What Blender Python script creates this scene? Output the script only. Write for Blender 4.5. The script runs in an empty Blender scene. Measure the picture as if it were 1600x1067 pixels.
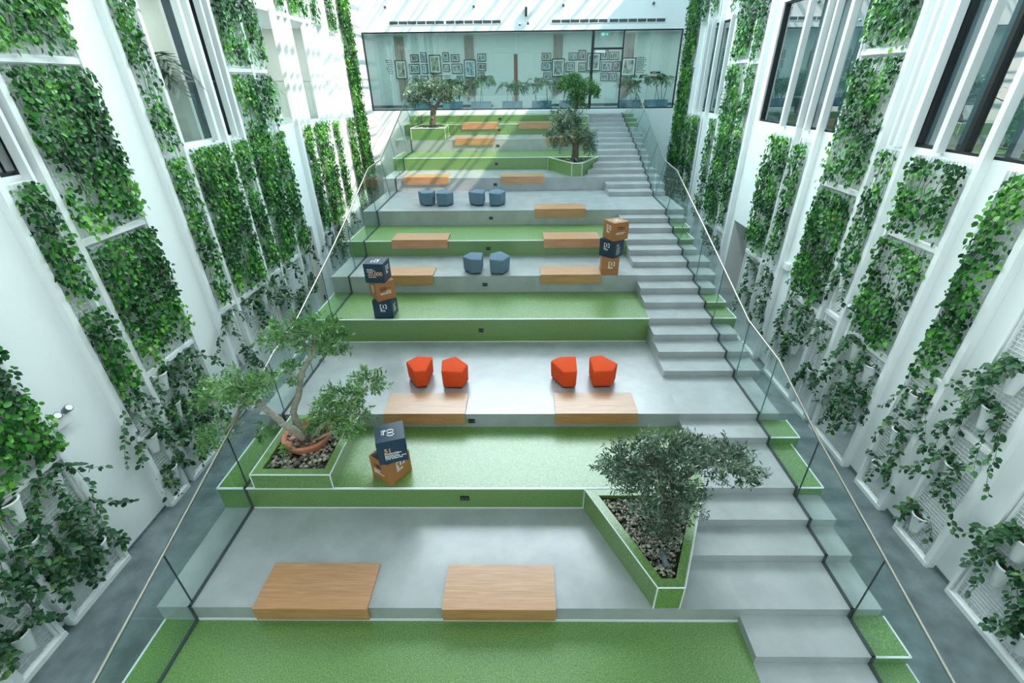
SKY_STRENGTH, SKY_MID, SKY_FAR, SUN_STRENGTH, FRONT_W, CORR_W, OFF_W, GAL_W, WALL_FILL_W, FRONTWIN_W, EXPOSURE = 2.1, 2.4, 7.2, 5.6, 60, 240, 110, 60, 310, 115, 0.22
import bpy, bmesh, math, random
import numpy as np
from mathutils import Vector, Matrix
sc = bpy.context.scene
COL = sc.collection
R = math.radians
rnd = random.Random(7)

# ------------------------------------------------------------------ helpers
class MB:
    """collects shapes, then links them as one mesh object"""
    def __init__(s): s.v = []; s.f = []
    def add(s, vs, fs):
        o = len(s.v); s.v += [tuple(p) for p in vs]; s.f += [tuple(i + o for i in f) for f in fs]; return s
    def box(s, x0, x1, y0, y1, z0, z1):
        vs = [(x0,y0,z0),(x1,y0,z0),(x1,y1,z0),(x0,y1,z0),(x0,y0,z1),(x1,y0,z1),(x1,y1,z1),(x0,y1,z1)]
        return s.add(vs, [(0,3,2,1),(4,5,6,7),(0,1,5,4),(1,2,6,5),(2,3,7,6),(3,0,4,7)])
    def prism(s, poly, z0, z1):
        n = len(poly)
        vs = [(p[0],p[1],z0) for p in poly] + [(p[0],p[1],z1) for p in poly]
        fs = [tuple(range(n))[::-1], tuple(range(n, 2*n))] + [(i,(i+1)%n,n+(i+1)%n,n+i) for i in range(n)]
        return s.add(vs, fs)
    def tube(s, pts, rad, sides=8, cap=True):
        pts = [Vector(p) for p in pts]
        rs = rad if isinstance(rad, (list, tuple)) else [rad]*len(pts)
        o = len(s.v); ref = Vector((0.13, 0.21, 0.97)); rings = []
        for i, p in enumerate(pts):
            d = (pts[min(i+1,len(pts)-1)] - pts[max(i-1,0)])
            if d.length < 1e-9: d = Vector((0,0,1))
            d.normalize()
            a = d.cross(ref)
            if a.length < .1: a = d.cross(Vector((1,0,0)))
            a.normalize(); b = d.cross(a)
            for k in range(sides):
                t = 2*math.pi*k/sides
                s.v.append(tuple(p + (a*math.cos(t) + b*math.sin(t))*rs[i]))
        for i in range(len(pts)-1):
            for k in range(sides):
                q = (k+1) % sides
                s.f.append((o+i*sides+k, o+i*sides+q, o+(i+1)*sides+q, o+(i+1)*sides+k))
        if cap:
            s.f.append(tuple(o+k for k in range(sides))[::-1]); e = o+(len(pts)-1)*sides
            s.f.append(tuple(e+k for k in range(sides)))
        return s
    def lathe(s, prof, n=20, sx=1, sy=1, c=(0,0,0), a0=0, a1=2*math.pi):
        full = abs(a1-a0-2*math.pi) < 1e-6
        m = n if full else n+1; o = len(s.v)
        for r, z in prof:
            for k in range(m):
                t = a0 + (a1-a0)*k/n
                s.v.append((c[0]+r*sx*math.cos(t), c[1]+r*sy*math.sin(t), c[2]+z))
        for i in range(len(prof)-1):
            for k in range(n):
                q = (k+1) % m
                s.f.append((o+i*m+k, o+i*m+q, o+(i+1)*m+q, o+(i+1)*m+k))
        return s
    def sphere(s, c, rx, ry=None, rz=None, n=10, m=6):
        ry = rx if ry is None else ry; rz = rx if rz is None else rz
        prof = [(math.sin(math.pi*i/m), -math.cos(math.pi*i/m)*rz) for i in range(m+1)]
        return s.lathe([(max(r,1e-4), z) for r, z in prof], n, rx, ry, c)
    def build(s, name, m, parent=None, smooth=False, loc=None, rot=None):
        me = bpy.data.meshes.new(name)
        me.from_pydata(s.v, [], s.f); me.update()
        if smooth: me.polygons.foreach_set('use_smooth', [True]*len(me.polygons))
        return link(name, me, m, parent, loc, rot)

def link(name, me, m, parent=None, loc=None, rot=None):
    if m is not None and len(me.materials) == 0: me.materials.append(m)
    o = bpy.data.objects.new(name, me); COL.objects.link(o)
    if loc is not None: o.location = loc
    if rot is not None: o.rotation_euler = rot
    if parent is not None: o.parent = parent
    return o
def tag(o, label=None, cat=None, group=None, kind=None):
    if label: o['label'] = label
    if cat: o['category'] = cat
    if group: o['group'] = group
    if kind: o['kind'] = kind
    return o
def thing(name, label, cat, loc=(0,0,0), group=None, rot=(0,0,0)):
    o = bpy.data.objects.new(name, None); COL.objects.link(o)
    o.location = loc; o.rotation_euler = rot; o.empty_display_size = .1
    return tag(o, label, cat, group)
def struct(name, mb, m, parent=None):
    o = mb.build(name, m, parent)
    if parent is None: o['kind'] = 'structure'
    return o
def copy_tree(o, parent=None):
    c = o.copy(); COL.objects.link(c); c.parent = parent
    for ch in list(o.children): copy_tree(ch, c)
    return c
ORD = ['first','second','third','fourth','fifth','sixth','seventh','eighth','ninth','tenth','eleventh','twelfth','thirteenth','fourteenth','fifteenth','sixteenth']

# ------------------------------------------------------------------ materials
def new_mat(name):
    m = bpy.data.materials.new(name); m.use_nodes = True
    nt = m.node_tree; nt.nodes.clear()
    out = nt.nodes.new('ShaderNodeOutputMaterial')
    return m, nt, out
def N(nt, t, **kw):
    n = nt.nodes.new(t)
    for k, v in kw.items(): setattr(n, k, v)
    return n
def ramp(nt, fac, stops):
    r = N(nt, 'ShaderNodeValToRGB'); nt.links.new(fac, r.inputs[0])
    e = r.color_ramp.elements
    while len(e) < len(stops): e.new(.5)
    for i, (p, c) in enumerate(stops): e[i].position = p; e[i].color = (*c, 1)
    return r.outputs[0]
def mat(name, col, rough=.6, spec=.5, metal=0., var=0., scale=4., bump=0., bscale=60., col2=None, coord='Object', stretch=None, emit=None, coat=0.):
    m, nt, out = new_mat(name)
    p = N(nt, 'ShaderNodeBsdfPrincipled')
    p.inputs['Roughness'].default_value = rough; p.inputs['Specular IOR Level'].default_value = spec
    p.inputs['Metallic'].default_value = metal; p.inputs['Coat Weight'].default_value = min(coat, 1)
    if coat: p.inputs['Coat IOR'].default_value = 2.1; p.inputs['Coat Roughness'].default_value = rough
    p.inputs['Base Color'].default_value = (*col, 1)
    if var or col2 or bump:
        tc = N(nt, 'ShaderNodeTexCoord'); vec = tc.outputs[coord]
        if stretch:
            mp = N(nt, 'ShaderNodeMapping'); mp.inputs['Scale'].default_value = stretch
            nt.links.new(vec, mp.inputs[0]); vec = mp.outputs[0]
        if var or col2:
            nz = N(nt, 'ShaderNodeTexNoise'); nz.inputs['Scale'].default_value = scale; nz.inputs['Detail'].default_value = 5
            nt.links.new(vec, nz.inputs['Vector'])
            c2 = col2 if col2 else tuple(c*(1+var) for c in col); c1 = col if col2 else tuple(c*(1-var) for c in col)
            nt.links.new(ramp(nt, nz.outputs[0], [(.32, c1), (.68, c2)]), p.inputs['Base Color'])
        if bump:
            nb = N(nt, 'ShaderNodeTexNoise'); nb.inputs['Scale'].default_value = bscale; nb.inputs['Detail'].default_value = 4
            nt.links.new(vec, nb.inputs['Vector'])
            b = N(nt, 'ShaderNodeBump'); b.inputs['Strength'].default_value = bump; b.inputs['Distance'].default_value = .01
            nt.links.new(nb.outputs[0], b.inputs['Height']); nt.links.new(b.outputs[0], p.inputs['Normal'])
    if emit:
        p.inputs['Emission Color'].default_value = (*emit[0], 1); p.inputs['Emission Strength'].default_value = emit[1]
    nt.links.new(p.outputs[0], out.inputs[0])
    return m
def glass_mat(name, tint, ior=1.45, rough=0., boost=0.):
    m, nt, out = new_mat(name)
    tr = N(nt, 'ShaderNodeBsdfTransparent'); tr.inputs[0].default_value = (*tint, 1)
    gl = N(nt, 'ShaderNodeBsdfGlossy'); gl.inputs['Roughness'].default_value = rough
    fr = N(nt, 'ShaderNodeFresnel'); fr.inputs['IOR'].default_value = ior
    geo = N(nt, 'ShaderNodeNewGeometry')
    mx = N(nt, 'ShaderNodeMixShader')
    ad = N(nt, 'ShaderNodeMath', operation='ADD'); ad.inputs[1].default_value = boost; ad.use_clamp = True
    nt.links.new(fr.outputs[0], ad.inputs[0])
    # reflect on outer faces only, so a pane does not mirror twice inside itself
    inv = N(nt, 'ShaderNodeMath', operation='SUBTRACT'); inv.inputs[0].default_value = 1.; nt.links.new(geo.outputs['Backfacing'], inv.inputs[1])
    mu = N(nt, 'ShaderNodeMath', operation='MULTIPLY'); nt.links.new(ad.outputs[0], mu.inputs[0]); nt.links.new(inv.outputs[0], mu.inputs[1])
    nt.links.new(mu.outputs[0], mx.inputs[0]); nt.links.new(tr.outputs[0], mx.inputs[1]); nt.links.new(gl.outputs[0], mx.inputs[2])
    nt.links.new(mx.outputs[0], out.inputs[0])
    return m
def leaf_mat(name, stops, rough=.4, trans=.25, patch=None):
    m, nt, out = new_mat(name)
    geo = N(nt, 'ShaderNodeNewGeometry')
    fac = geo.outputs['Random Per Island']
    if patch:
        tc = N(nt, 'ShaderNodeTexCoord')
        nz = N(nt, 'ShaderNodeTexNoise'); nz.inputs['Scale'].default_value = patch; nz.inputs['Detail'].default_value = 2
        nt.links.new(tc.outputs['Object'], nz.inputs['Vector'])
        a = N(nt, 'ShaderNodeMath', operation='MULTIPLY_ADD'); nt.links.new(nz.outputs[0], a.inputs[0]); a.inputs[1].default_value = 1.7; a.inputs[2].default_value = -.62
        b = N(nt, 'ShaderNodeMath', operation='MULTIPLY_ADD'); nt.links.new(fac, b.inputs[0]); b.inputs[1].default_value = .62; nt.links.new(a.outputs[0], b.inputs[2]); b.use_clamp = True
        fac = b.outputs[0]
    c = ramp(nt, fac, stops)
    p = N(nt, 'ShaderNodeBsdfPrincipled'); p.inputs['Roughness'].default_value = rough; p.inputs['Specular IOR Level'].default_value = .45
    nt.links.new(c, p.inputs['Base Color'])
    t = N(nt, 'ShaderNodeBsdfTranslucent'); nt.links.new(c, t.inputs[0])
    mx = N(nt, 'ShaderNodeMixShader'); mx.inputs[0].default_value = trans
    nt.links.new(p.outputs[0], mx.inputs[1]); nt.links.new(t.outputs[0], mx.inputs[2])
    nt.links.new(mx.outputs[0], out.inputs[0])
    return m
def wood_mat(name, a, b, rough=.38):
    m, nt, out = new_mat(name)
    tc = N(nt, 'ShaderNodeTexCoord'); mp = N(nt, 'ShaderNodeMapping'); mp.inputs['Scale'].default_value = (1.1, 26, 26)
    nt.links.new(tc.outputs['Object'], mp.inputs[0])
    nz = N(nt, 'ShaderNodeTexNoise'); nz.inputs['Scale'].default_value = 1.6; nz.inputs['Detail'].default_value = 7; nz.inputs['Distortion'].default_value = .6
    nt.links.new(mp.outputs[0], nz.inputs['Vector'])
    c = ramp(nt, nz.outputs[0], [(.3, a), (.52, tuple((x+y)/2 for x, y in zip(a, b))), (.72, b)])
    p = N(nt, 'ShaderNodeBsdfPrincipled'); p.inputs['Roughness'].default_value = rough
    if rough < .45: p.inputs['Specular IOR Level'].default_value = 1.; p.inputs['Coat Weight'].default_value = .3; p.inputs['Coat IOR'].default_value = 1.8; p.inputs['Coat Roughness'].default_value = rough
    nt.links.new(c, p.inputs['Base Color']); nt.links.new(p.outputs[0], out.inputs[0])
    return m
def carpet_mat(name):
    m, nt, out = new_mat(name)
    tc = N(nt, 'ShaderNodeTexCoord')
    n1 = N(nt, 'ShaderNodeTexNoise'); n1.inputs['Scale'].default_value = 62; n1.inputs['Detail'].default_value = 3; nt.links.new(tc.outputs['Object'], n1.inputs['Vector'])
    c = ramp(nt, n1.outputs[0], [(.34, (.060, .150, .030)), (.5, (.120, .250, .050)), (.68, (.225, .375, .098))])
    p = N(nt, 'ShaderNodeBsdfPrincipled'); p.inputs['Roughness'].default_value = .34; p.inputs['Specular IOR Level'].default_value = 1.0
    p.inputs['Coat Weight'].default_value = .25; p.inputs['Coat IOR'].default_value = 1.7; p.inputs['Coat Roughness'].default_value = .32
    nt.links.new(c, p.inputs['Base Color'])
    b = N(nt, 'ShaderNodeBump'); b.inputs['Strength'].default_value = .18; b.inputs['Distance'].default_value = .006
    nt.links.new(n1.outputs[0], b.inputs['Height']); nt.links.new(b.outputs[0], p.inputs['Normal'])
    nt.links.new(p.outputs[0], out.inputs[0])
    return m
def pebble_mat(name):
    m, nt, out = new_mat(name)
    geo = N(nt, 'ShaderNodeNewGeometry')
    c = ramp(nt, geo.outputs['Random Per Island'], [(0, (.045,.045,.04)), (.35, (.15,.14,.11)), (.7, (.32,.30,.22)), (1, (.58,.55,.44))])
    p = N(nt, 'ShaderNodeBsdfPrincipled'); p.inputs['Roughness'].default_value = .5
    nt.links.new(c, p.inputs['Base Color']); nt.links.new(p.outputs[0], out.inputs[0])
    return m

M = dict(
    wall=mat('white_plaster', (.87,.89,.895), .7, .3, bump=.05, bscale=30),
    white=mat('white_powder_coat', (.87,.89,.89), .45),
    wire=mat('white_wire', (.78,.81,.80), .45),
    conc=mat('polished_concrete', (.37,.385,.39), .27, .8, coat=.22, var=.09, scale=2.2, bump=.03, bscale=25),
    conc_step=mat('step_concrete', (.33,.345,.35), .30, 1.0, coat=.7, var=.08, scale=3.1, bump=.03, bscale=30),
    floor=mat('grey_stone_floor', (.15,.185,.195), .42, .45, var=.30, scale=2.6, bump=.04, bscale=18),
    carpet=carpet_mat('green_speckled_rubber'),
    trim=mat('white_metal_trim', (.80,.82,.84), .35),
    dark=mat('dark_channel', (.06,.075,.08), .4),
    black=mat('black_metal', (.012,.014,.016), .35),
    socket=mat('black_plastic', (.008,.008,.01), .4),
    wood=wood_mat('oak_veneer', (.39,.165,.055), (.58,.285,.115)),
    door_wood=wood_mat('brown_door_wood', (.17,.065,.025), (.28,.115,.045), .5),
    steel=mat('brushed_steel', (.40,.38,.34), .33, metal=1.),
    glass=glass_mat('balustrade_glass', (.92,.975,.97), 1.5, boost=.02),
    wglass=glass_mat('window_glass', (.58,.70,.72), 1.6, boost=.42),
    bglass=glass_mat('partition_glass', (.79,.895,.89), 1.5, boost=.05),
    red=mat('orange_red_felt', (.78,.085,.02), .85, .2, var=.07, scale=40, bump=.12, bscale=220),
    grey=mat('slate_blue_felt', (.135,.205,.27), .85, .2, var=.07, scale=40, bump=.12, bscale=220),
    navy=mat('navy_card', (.010,.040,.075), .45),
    orange=mat('kraft_orange_card', (.40,.165,.055), .55, var=.05, scale=8),
    boxin=mat('pale_card', (.75,.74,.70), .6),
    ink_white=mat('white_print', (.85,.86,.84), .5), ink_dark=mat('dark_print', (.012,.012,.014), .5), ink_peach=mat('peach_print', (.80,.42,.22), .5),
    terra=mat('terracotta', (.55,.20,.11), .6, var=.08, scale=6),
    soil=mat('dark_soil', (.035,.024,.016), .95, var=.4, scale=40, bump=.6, bscale=60),
    bark=mat('olive_bark', (.15,.12,.095), .85, var=.3, scale=14, bump=.6, bscale=30),
    bark2=mat('pale_bark', (.36,.32,.265), .8, var=.22, scale=9, bump=.5, bscale=24, stretch=(1,1,3)),
    stem=mat('vine_stem', (.07,.10,.035), .7),
    ivy=leaf_mat('bright_ivy_leaf', [(0,(.008,.036,.014)),(.34,(.018,.095,.022)),(.60,(.045,.22,.032)),(.86,(.13,.41,.05)),(1,(.28,.55,.09))], patch=1.1),
    pothos=leaf_mat('dark_pothos_leaf', [(0,(.010,.045,.020)),(.5,(.022,.10,.034)),(.86,(.05,.18,.055)),(1,(.16,.30,.06))], patch=1.6),
    olive=leaf_mat('olive_leaf', [(0,(.025,.055,.032)),(.38,(.08,.145,.082)),(.74,(.21,.31,.20)),(1,(.48,.58,.46))], .5, .15, patch=2.),
    olive_b=leaf_mat('green_olive_leaf', [(0,(.05,.13,.045)),(.4,(.11,.27,.075)),(.75,(.21,.44,.13)),(1,(.42,.62,.32))], .5, .2, patch=1.8),
    ficus=leaf_mat('green_tree_leaf', [(0,(.045,.13,.04)),(.5,(.10,.27,.07)),(1,(.26,.44,.16))], .45, .2, patch=2.),
    palm=leaf_mat('palm_leaf', [(0,(.02,.07,.025)),(.6,(.05,.15,.04)),(1,(.18,.32,.07))], .4, .2),
    palm_dark=leaf_mat('dark_palm_leaf', [(0,(.008,.02,.012)),(.6,(.015,.045,.02)),(1,(.04,.08,.03))], .4, .1),
    pebble=pebble_mat('river_pebbles'),
    planter=mat('blue_grey_planter', (.17,.30,.38), .5),
    corr=mat('corridor_paint', (.72,.74,.73), .7),
    corr_floor=mat('corridor_floor', (.40,.46,.48), .4),
    slat=wood_mat('slat_wood', (.30,.20,.14), (.40,.28,.2), .6),
    cream=mat('cream_paint', (.70,.70,.64), .7),
    office=mat('office_paint', (.40,.52,.56), .7),
    office_dark=mat('office_floor', (.055,.08,.09), .5),
    beige=mat('beige_door', (.62,.56,.48), .5),
    curtain=mat('sheer_blind', (.72,.80,.80), .8),
    teal=mat('exit_sign_teal', (.02,.40,.38), .4, emit=((.02,.55,.5), .6)),
    sign_white=mat('sign_white', (.9,.95,.95), .4, emit=((.9,1,1), .6)),
    blue=mat('blue_upholstery', (.06,.15,.26), .8),
    mount=mat('photo_mount', (.70,.75,.74), .7),
    grille=mat('grille_metal', (.10,.135,.15), .4),
    seal=mat('dark_joint_seal', (.02,.03,.03), .5),
    soft_seal=mat('grey_joint_seal', (.16,.22,.23), .4),
)
M['conc_step'] = M['conc']
def photo_mat(i):
    r = random.Random(100+i)
    tones = [((.02,.03,.04),(.45,.5,.5)), ((.05,.06,.07),(.6,.55,.5)), ((.04,.10,.13),(.4,.55,.58)), ((.10,.04,.03),(.5,.45,.42)), ((.08,.08,.05),(.5,.5,.36))]
    a, b = tones[r.randrange(len(tones))]
    m, nt, out = new_mat('photo_print_%d' % i)
    tc = N(nt, 'ShaderNodeTexCoord'); mp = N(nt, 'ShaderNodeMapping'); mp.inputs['Location'].default_value = (r.random()*9, r.random()*9, 0); mp.inputs['Scale'].default_value = (1.6,1,.7)
    nt.links.new(tc.outputs['Object'], mp.inputs[0])
    nz = N(nt, 'ShaderNodeTexNoise'); nz.inputs['Scale'].default_value = 7; nz.inputs['Detail'].default_value = 3; nt.links.new(mp.outputs[0], nz.inputs['Vector'])
    c = ramp(nt, nz.outputs[0], [(.36, a), (.5, tuple((x+y)/2 for x, y in zip(a,b))), (.62, b)])
    p = N(nt, 'ShaderNodeBsdfPrincipled'); p.inputs['Roughness'].default_value = .3
    nt.links.new(c, p.inputs['Base Color']); nt.links.new(p.outputs[0], out.inputs[0])
    return m

# ------------------------------------------------------------------ camera
F_PX, TH, ROLL, YAW, CX, CAMZ = 717.37, R(29.469), R(.6247), R(.8566), 810.83, 7.489
cy, sy = math.cos(YAW), math.sin(YAW)
fwd = Vector((-sy*math.cos(TH), cy*math.cos(TH), -math.sin(TH))); right = Vector((cy, sy, 0)); up = right.cross(fwd)
cr, sr = math.cos(ROLL), math.sin(ROLL)
r2, u2 = right*cr - up*sr, right*sr + up*cr
cd = bpy.data.cameras.new('camera'); cam = bpy.data.objects.new('camera', cd); COL.objects.link(cam)
mw = Matrix.Identity(4)
for i in range(3): mw[i][0] = r2[i]; mw[i][1] = u2[i]; mw[i][2] = -fwd[i]
mw[0][3], mw[1][3], mw[2][3] = 0, 0, CAMZ
cam.matrix_world = mw
cd.sensor_fit = 'HORIZONTAL'; cd.sensor_width = 36; cd.lens = F_PX/1600*36
cd.shift_x = -(CX-800)/1600; cd.clip_end = 200
sc.camera = cam

# ------------------------------------------------------------------ room shell
WL, WR = -7.35, 7.17           # wall faces
YB = 24.8                      # back wall face
ZT = 13.2                      # roof
ZF2 = 6.3                      # upper floor
def wall_x(x0, x1, y0, y1, z0, z1, holes):
    """wall slab of constant X with rectangular holes (ya, yb, za, zb)"""
    mb = MB(); ys = sorted({y0, y1, *[h[0] for h in holes], *[h[1] for h in holes]})
    for a, b in zip(ys[:-1], ys[1:]):
        hs = sorted([h for h in holes if h[0] <= a+1e-6 and h[1] >= b-1e-6], key=lambda h: h[2]); z = z0
        for h in hs:
            if h[2] > z+1e-6: mb.box(x0, x1, a, b, z, h[2])
            z = h[3]
        if z < z1: mb.box(x0, x1, a, b, z, z1)
    return mb
ZS, ZH = 6.38, 9.33            # sill and head of the upper openings
HL = [(5.35,7.22,ZS,ZH), (10.28,12.95,ZS,ZH), (14.86,20.1,ZS,ZH), (14.94,15.7,0,3.25)]
HR = [(6.95,9.25,ZS,ZH), (11.5,15.65,ZS,ZH), (18.58,21.78,ZS,ZH), (14.3,15.74,0,3.32)]
struct('floor', MB().box(-7.6, 7.45, -3.3, 25.0, -.2, 0), M['floor'])
struct('wall_left', wall_x(WL-.25, WL, -3, YB, 0, ZT, HL), M['wall'])
struct('wall_right', wall_x(WR, WR+.25, -3, YB, 0, ZT, HR), M['wall'])
struct('wall_front', MB().box(-7.6, 7.45, -3.25, -3, 0, ZT), M['wall'])
bw = MB(); BX0, BX1, BZ0, BZ1 = -7.33, 7.15, 6.33, 9.5
bw.box(WL-.25, WR+.25, YB, YB+.2, 0, BZ0).box(WL-.25, WR+.25, YB, YB+.2, BZ1, ZT)
struct('wall_back', bw, M['wall'])
struct('baseboard_right', MB().box(WR-.015, WR-.001, -3, 14.3, 0, .07), M['floor'])
struct('baseboard_left', MB().box(WL+.001, WL+.015, -3, 14.9, 0, .05), M['floor'])
# roof: solid over the front, glazed bay over the back with bars along the hall
SKY0, SKY1, SKYX0, SKYX1 = 13.0, 23.7, -7.3, 7.14
rf = MB().box(-7.6, 7.45, -3.25, SKY0, ZT, ZT+.2).box(SKYX1, 7.45, SKY0, 25, ZT, ZT+.2).box(-7.6, SKYX0, SKY0, 25, ZT, ZT+.2).box(SKYX0, SKYX1, SKY1, 25, ZT, ZT+.2)
struct('ceiling', rf, M['wall'])
bars = MB()
for n in range(-4, 6):
    b0 = -2.55 + 1.985*n
    for o, w, h in ((0, .13, .09), (.68, .06, .05), (1.0, .085, .065)):
        x = b0+o
        if SKYX0+.05 < x < SKYX1-.15: bars.box(x, x+w, SKY0, SKY1, ZT+.05, ZT+.05+h)
tag(bars.build('trim_1', M['white']), kind='structure')

# ------------------------------------------------------------------ seating tiers and stairs
TY = {0:3.60, 3:5.26, 5:6.79, 9:9.53, 12:11.10, 15:12.67, 18:14.28, 21:17.22, 24:18.96, 27:20.90, 30:22.76, 32:24.05}
zz = lambda k: 1.35 + .15*k
def jL(y): return -4.54 - .03*max(0, y-14)
def jR(y): return 4.33 + .03*max(0, y-14)
def oL(y): return -5.0 if y < 16 else (-5.1 if y < 20 else -5.42)
SX = 2.88                       # left edge of the stairs
tiers = [  # level, name colour, green?
    (-2, 'lowest green rubber seating tier at the bottom of the photo', True),
    (0,  'grey concrete seating tier carrying the two nearest oak benches', False),
    (3,  'green seating tier with the tilted navy box and the terracotta pot planter', True),
    (5,  'grey concrete seating tier carrying the four red poufs', False),
    (9,  'green seating tier below the left stack of three printed boxes', True),
    (12, 'grey concrete seating tier with two slate poufs and the right box stack', False),
    (15, 'green seating tier with two oak benches just below the four slate poufs', True),
    (18, 'wide grey concrete seating tier carrying four slate poufs', False),
    (21, 'grey concrete seating tier carrying two oak benches above the four slate poufs', False),
    (24, 'green seating tier holding the right olive planter near the upper stairs', True),
    (27, 'grey concrete seating tier with the upper left planter box', False),
    (30, 'green seating tier second from the top, with two short oak benches', True),
    (32, 'topmost low green fronted seating tier under the glazed partition', True)]
keys = sorted(TY)
for i, (k, lab, green) in enumerate(tiers):
    y0 = TY[k] if k in TY else 1.7
    y1 = TY[tiers[i+1][0]] if i+1 < len(tiers) else 24.72
    x0 = oL(y0)
    t = thing('seating_tier', lab, 'seating tier', (0, y0, 0), 'stepped seating tiers')
    z1 = zz(k)
    body = MB().box(x0, SX, 0, y1-y0, 0, z1)
    b = body.build('tier_block', M['carpet'] if green else M['conc'], t)
    tr = MB()
    if green:
        tr.box(x0, SX, -.012, .022, z1-.012, z1+.006)
        tr.box(x0-.012, x0+.016, 0, y1-y0, z1-.012, z1+.006)
    else:
        tr.box(x0, SX, -.006, .008, z1-.006, z1+.004)
    tr.build('nosing_trim', M['trim'] if green else M['conc'], t)
    if k > -2:
        kb = tiers[i-1][0]
        MB().box(jL(y0)+.02, SX, -.008, 0, zz(kb)+.001, zz(kb)+(.045 if k == 0 else .018)).build('base_trim', M['trim'] if k in (0,3,9) else M['conc_step'], t)
# landing in front of the glazing
struct('trim_2', MB().box(-5.42, 5.2, 24.72, YB, 0, ZF2), M['wall'])

SYs = {-3:1.7, -2:2.35, -1:3.09, 0:3.60, 1:4.29, 2:4.79, 3:5.28, 4:6.30, 5:6.79, 6:8.01, 7:8.53, 8:9.03, 9:9.53, 10:10.09, 11:10.6, 12:11.1, 13:11.68, 14:12.22, 15:12.70,
       16:13.32, 17:13.83, 18:14.28, 19:16.15, 20:16.68, 21:17.24, 22:17.85, 23:18.35, 24:18.94, 25:19.43, 26:20.12, 27:20.84, 28:21.43, 29:22.1, 30:22.8, 31:23.44, 32:24.05, 33:24.72}
ORt = {-3:4.8,-2:4.8,-1:4.80, 0:4.73, 1:4.71, 2:4.73, 3:4.76, 4:4.87, 5:4.71, 6:4.86, 7:4.81, 8:4.74, 9:4.88, 10:4.82, 11:4.74, 12:4.89, 13:4.92, 14:4.73, 15:4.76, 16:4.83, 17:4.85, 18:4.89,
       19:4.80, 20:4.9, 21:4.88, 22:4.84, 23:4.8, 24:4.85, 25:4.84, 26:4.88, 27:4.99, 28:5.05, 29:4.97, 30:5.12, 31:5.18, 32:5.14}
GREENK = {-2, -1, 3, 4, 9, 10, 15, 16, 30, 31, 32}
stairs = thing('staircase', 'grey concrete staircase running up the right side of the seating tiers', 'stairs', (0, 0, 0))
for k in range(-3, 33):
    y0, y1, z1 = SYs[k], SYs[k+1], zz(k)
    def leftx(y):   # the front planter narrows the two lowest steps
        if k in (1, 2): return 2.05 + (min(y, 5.25)-3.605)*.479
        if k in (22, 23): return 2.07 + (min(y, 18.93)-17.40)*.508
        return SX
    mb = MB()
    if k in (1, 2, 22, 23): mb.prism([(leftx(y0)+.025,y0),(jR(y0),y0),(jR(y1),y1),(leftx(y1)+.025,y1)], zz(0 if k < 9 else 21)+.001, z1)
    else: mb.prism([(SX,y0),(jR(y0),y0),(jR(y1),y1),(SX,y1)], 0, z1)
    mb.build('step', M['conc_step'], stairs)
    s = MB().prism([(jR(y0)+.001,y0),(ORt[k],y0),(ORt[k],y1),(jR(y1)+.001,y1)], 0, z1)
    sb = s.build('side_block', M['carpet'] if k in GREENK else M['conc_step'], stairs)
    if k in GREENK:
        MB().box(jR(y0), ORt[k], y0-.010, y0+.014, z1-.01, z1+.006).box(ORt[k]-.014, ORt[k]+.010, y0, y1, z1-.01, z1+.006).build('edge_trim', M['trim'], sb)

# ------------------------------------------------------------------ glass balustrades
railL = [(1.6,-4.54,1.80),(2.4,-4.54,2.03),(3.66,-4.54,2.37),(5.23,-4.54,2.80),(6.32,-4.54,3.07),(7.1,-4.54,3.28),(7.78,-4.54,3.31),(10.21,-4.54,4.02),(11.94,-4.54,4.58),(14.22,-4.6,5.30),(16.15,-4.75,5.29),(24.2,-5.2,7.32)]
railR = [(1.6,4.33,1.90),(2.39,4.33,2.14),(3.54,4.33,2.43),(5.2,4.33,2.84),(6.69,4.33,3.31),(7.96,4.33,3.42),(11.04,4.33,4.40),(14.1,4.44,5.19),(15.93,4.6,5.19),(22.5,5.05,6.75),(24.2,5.1,7.15)]
def interp(pts, y):
    for a, b in zip(pts[:-1], pts[1:]):
        if y <= b[0]:
            t = (y-a[0])/(b[0]-a[0]); return a[1]+(b[1]-a[1])*t, a[2]+(b[2]-a[2])*t
    return pts[-1][1], pts[-1][2]
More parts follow.
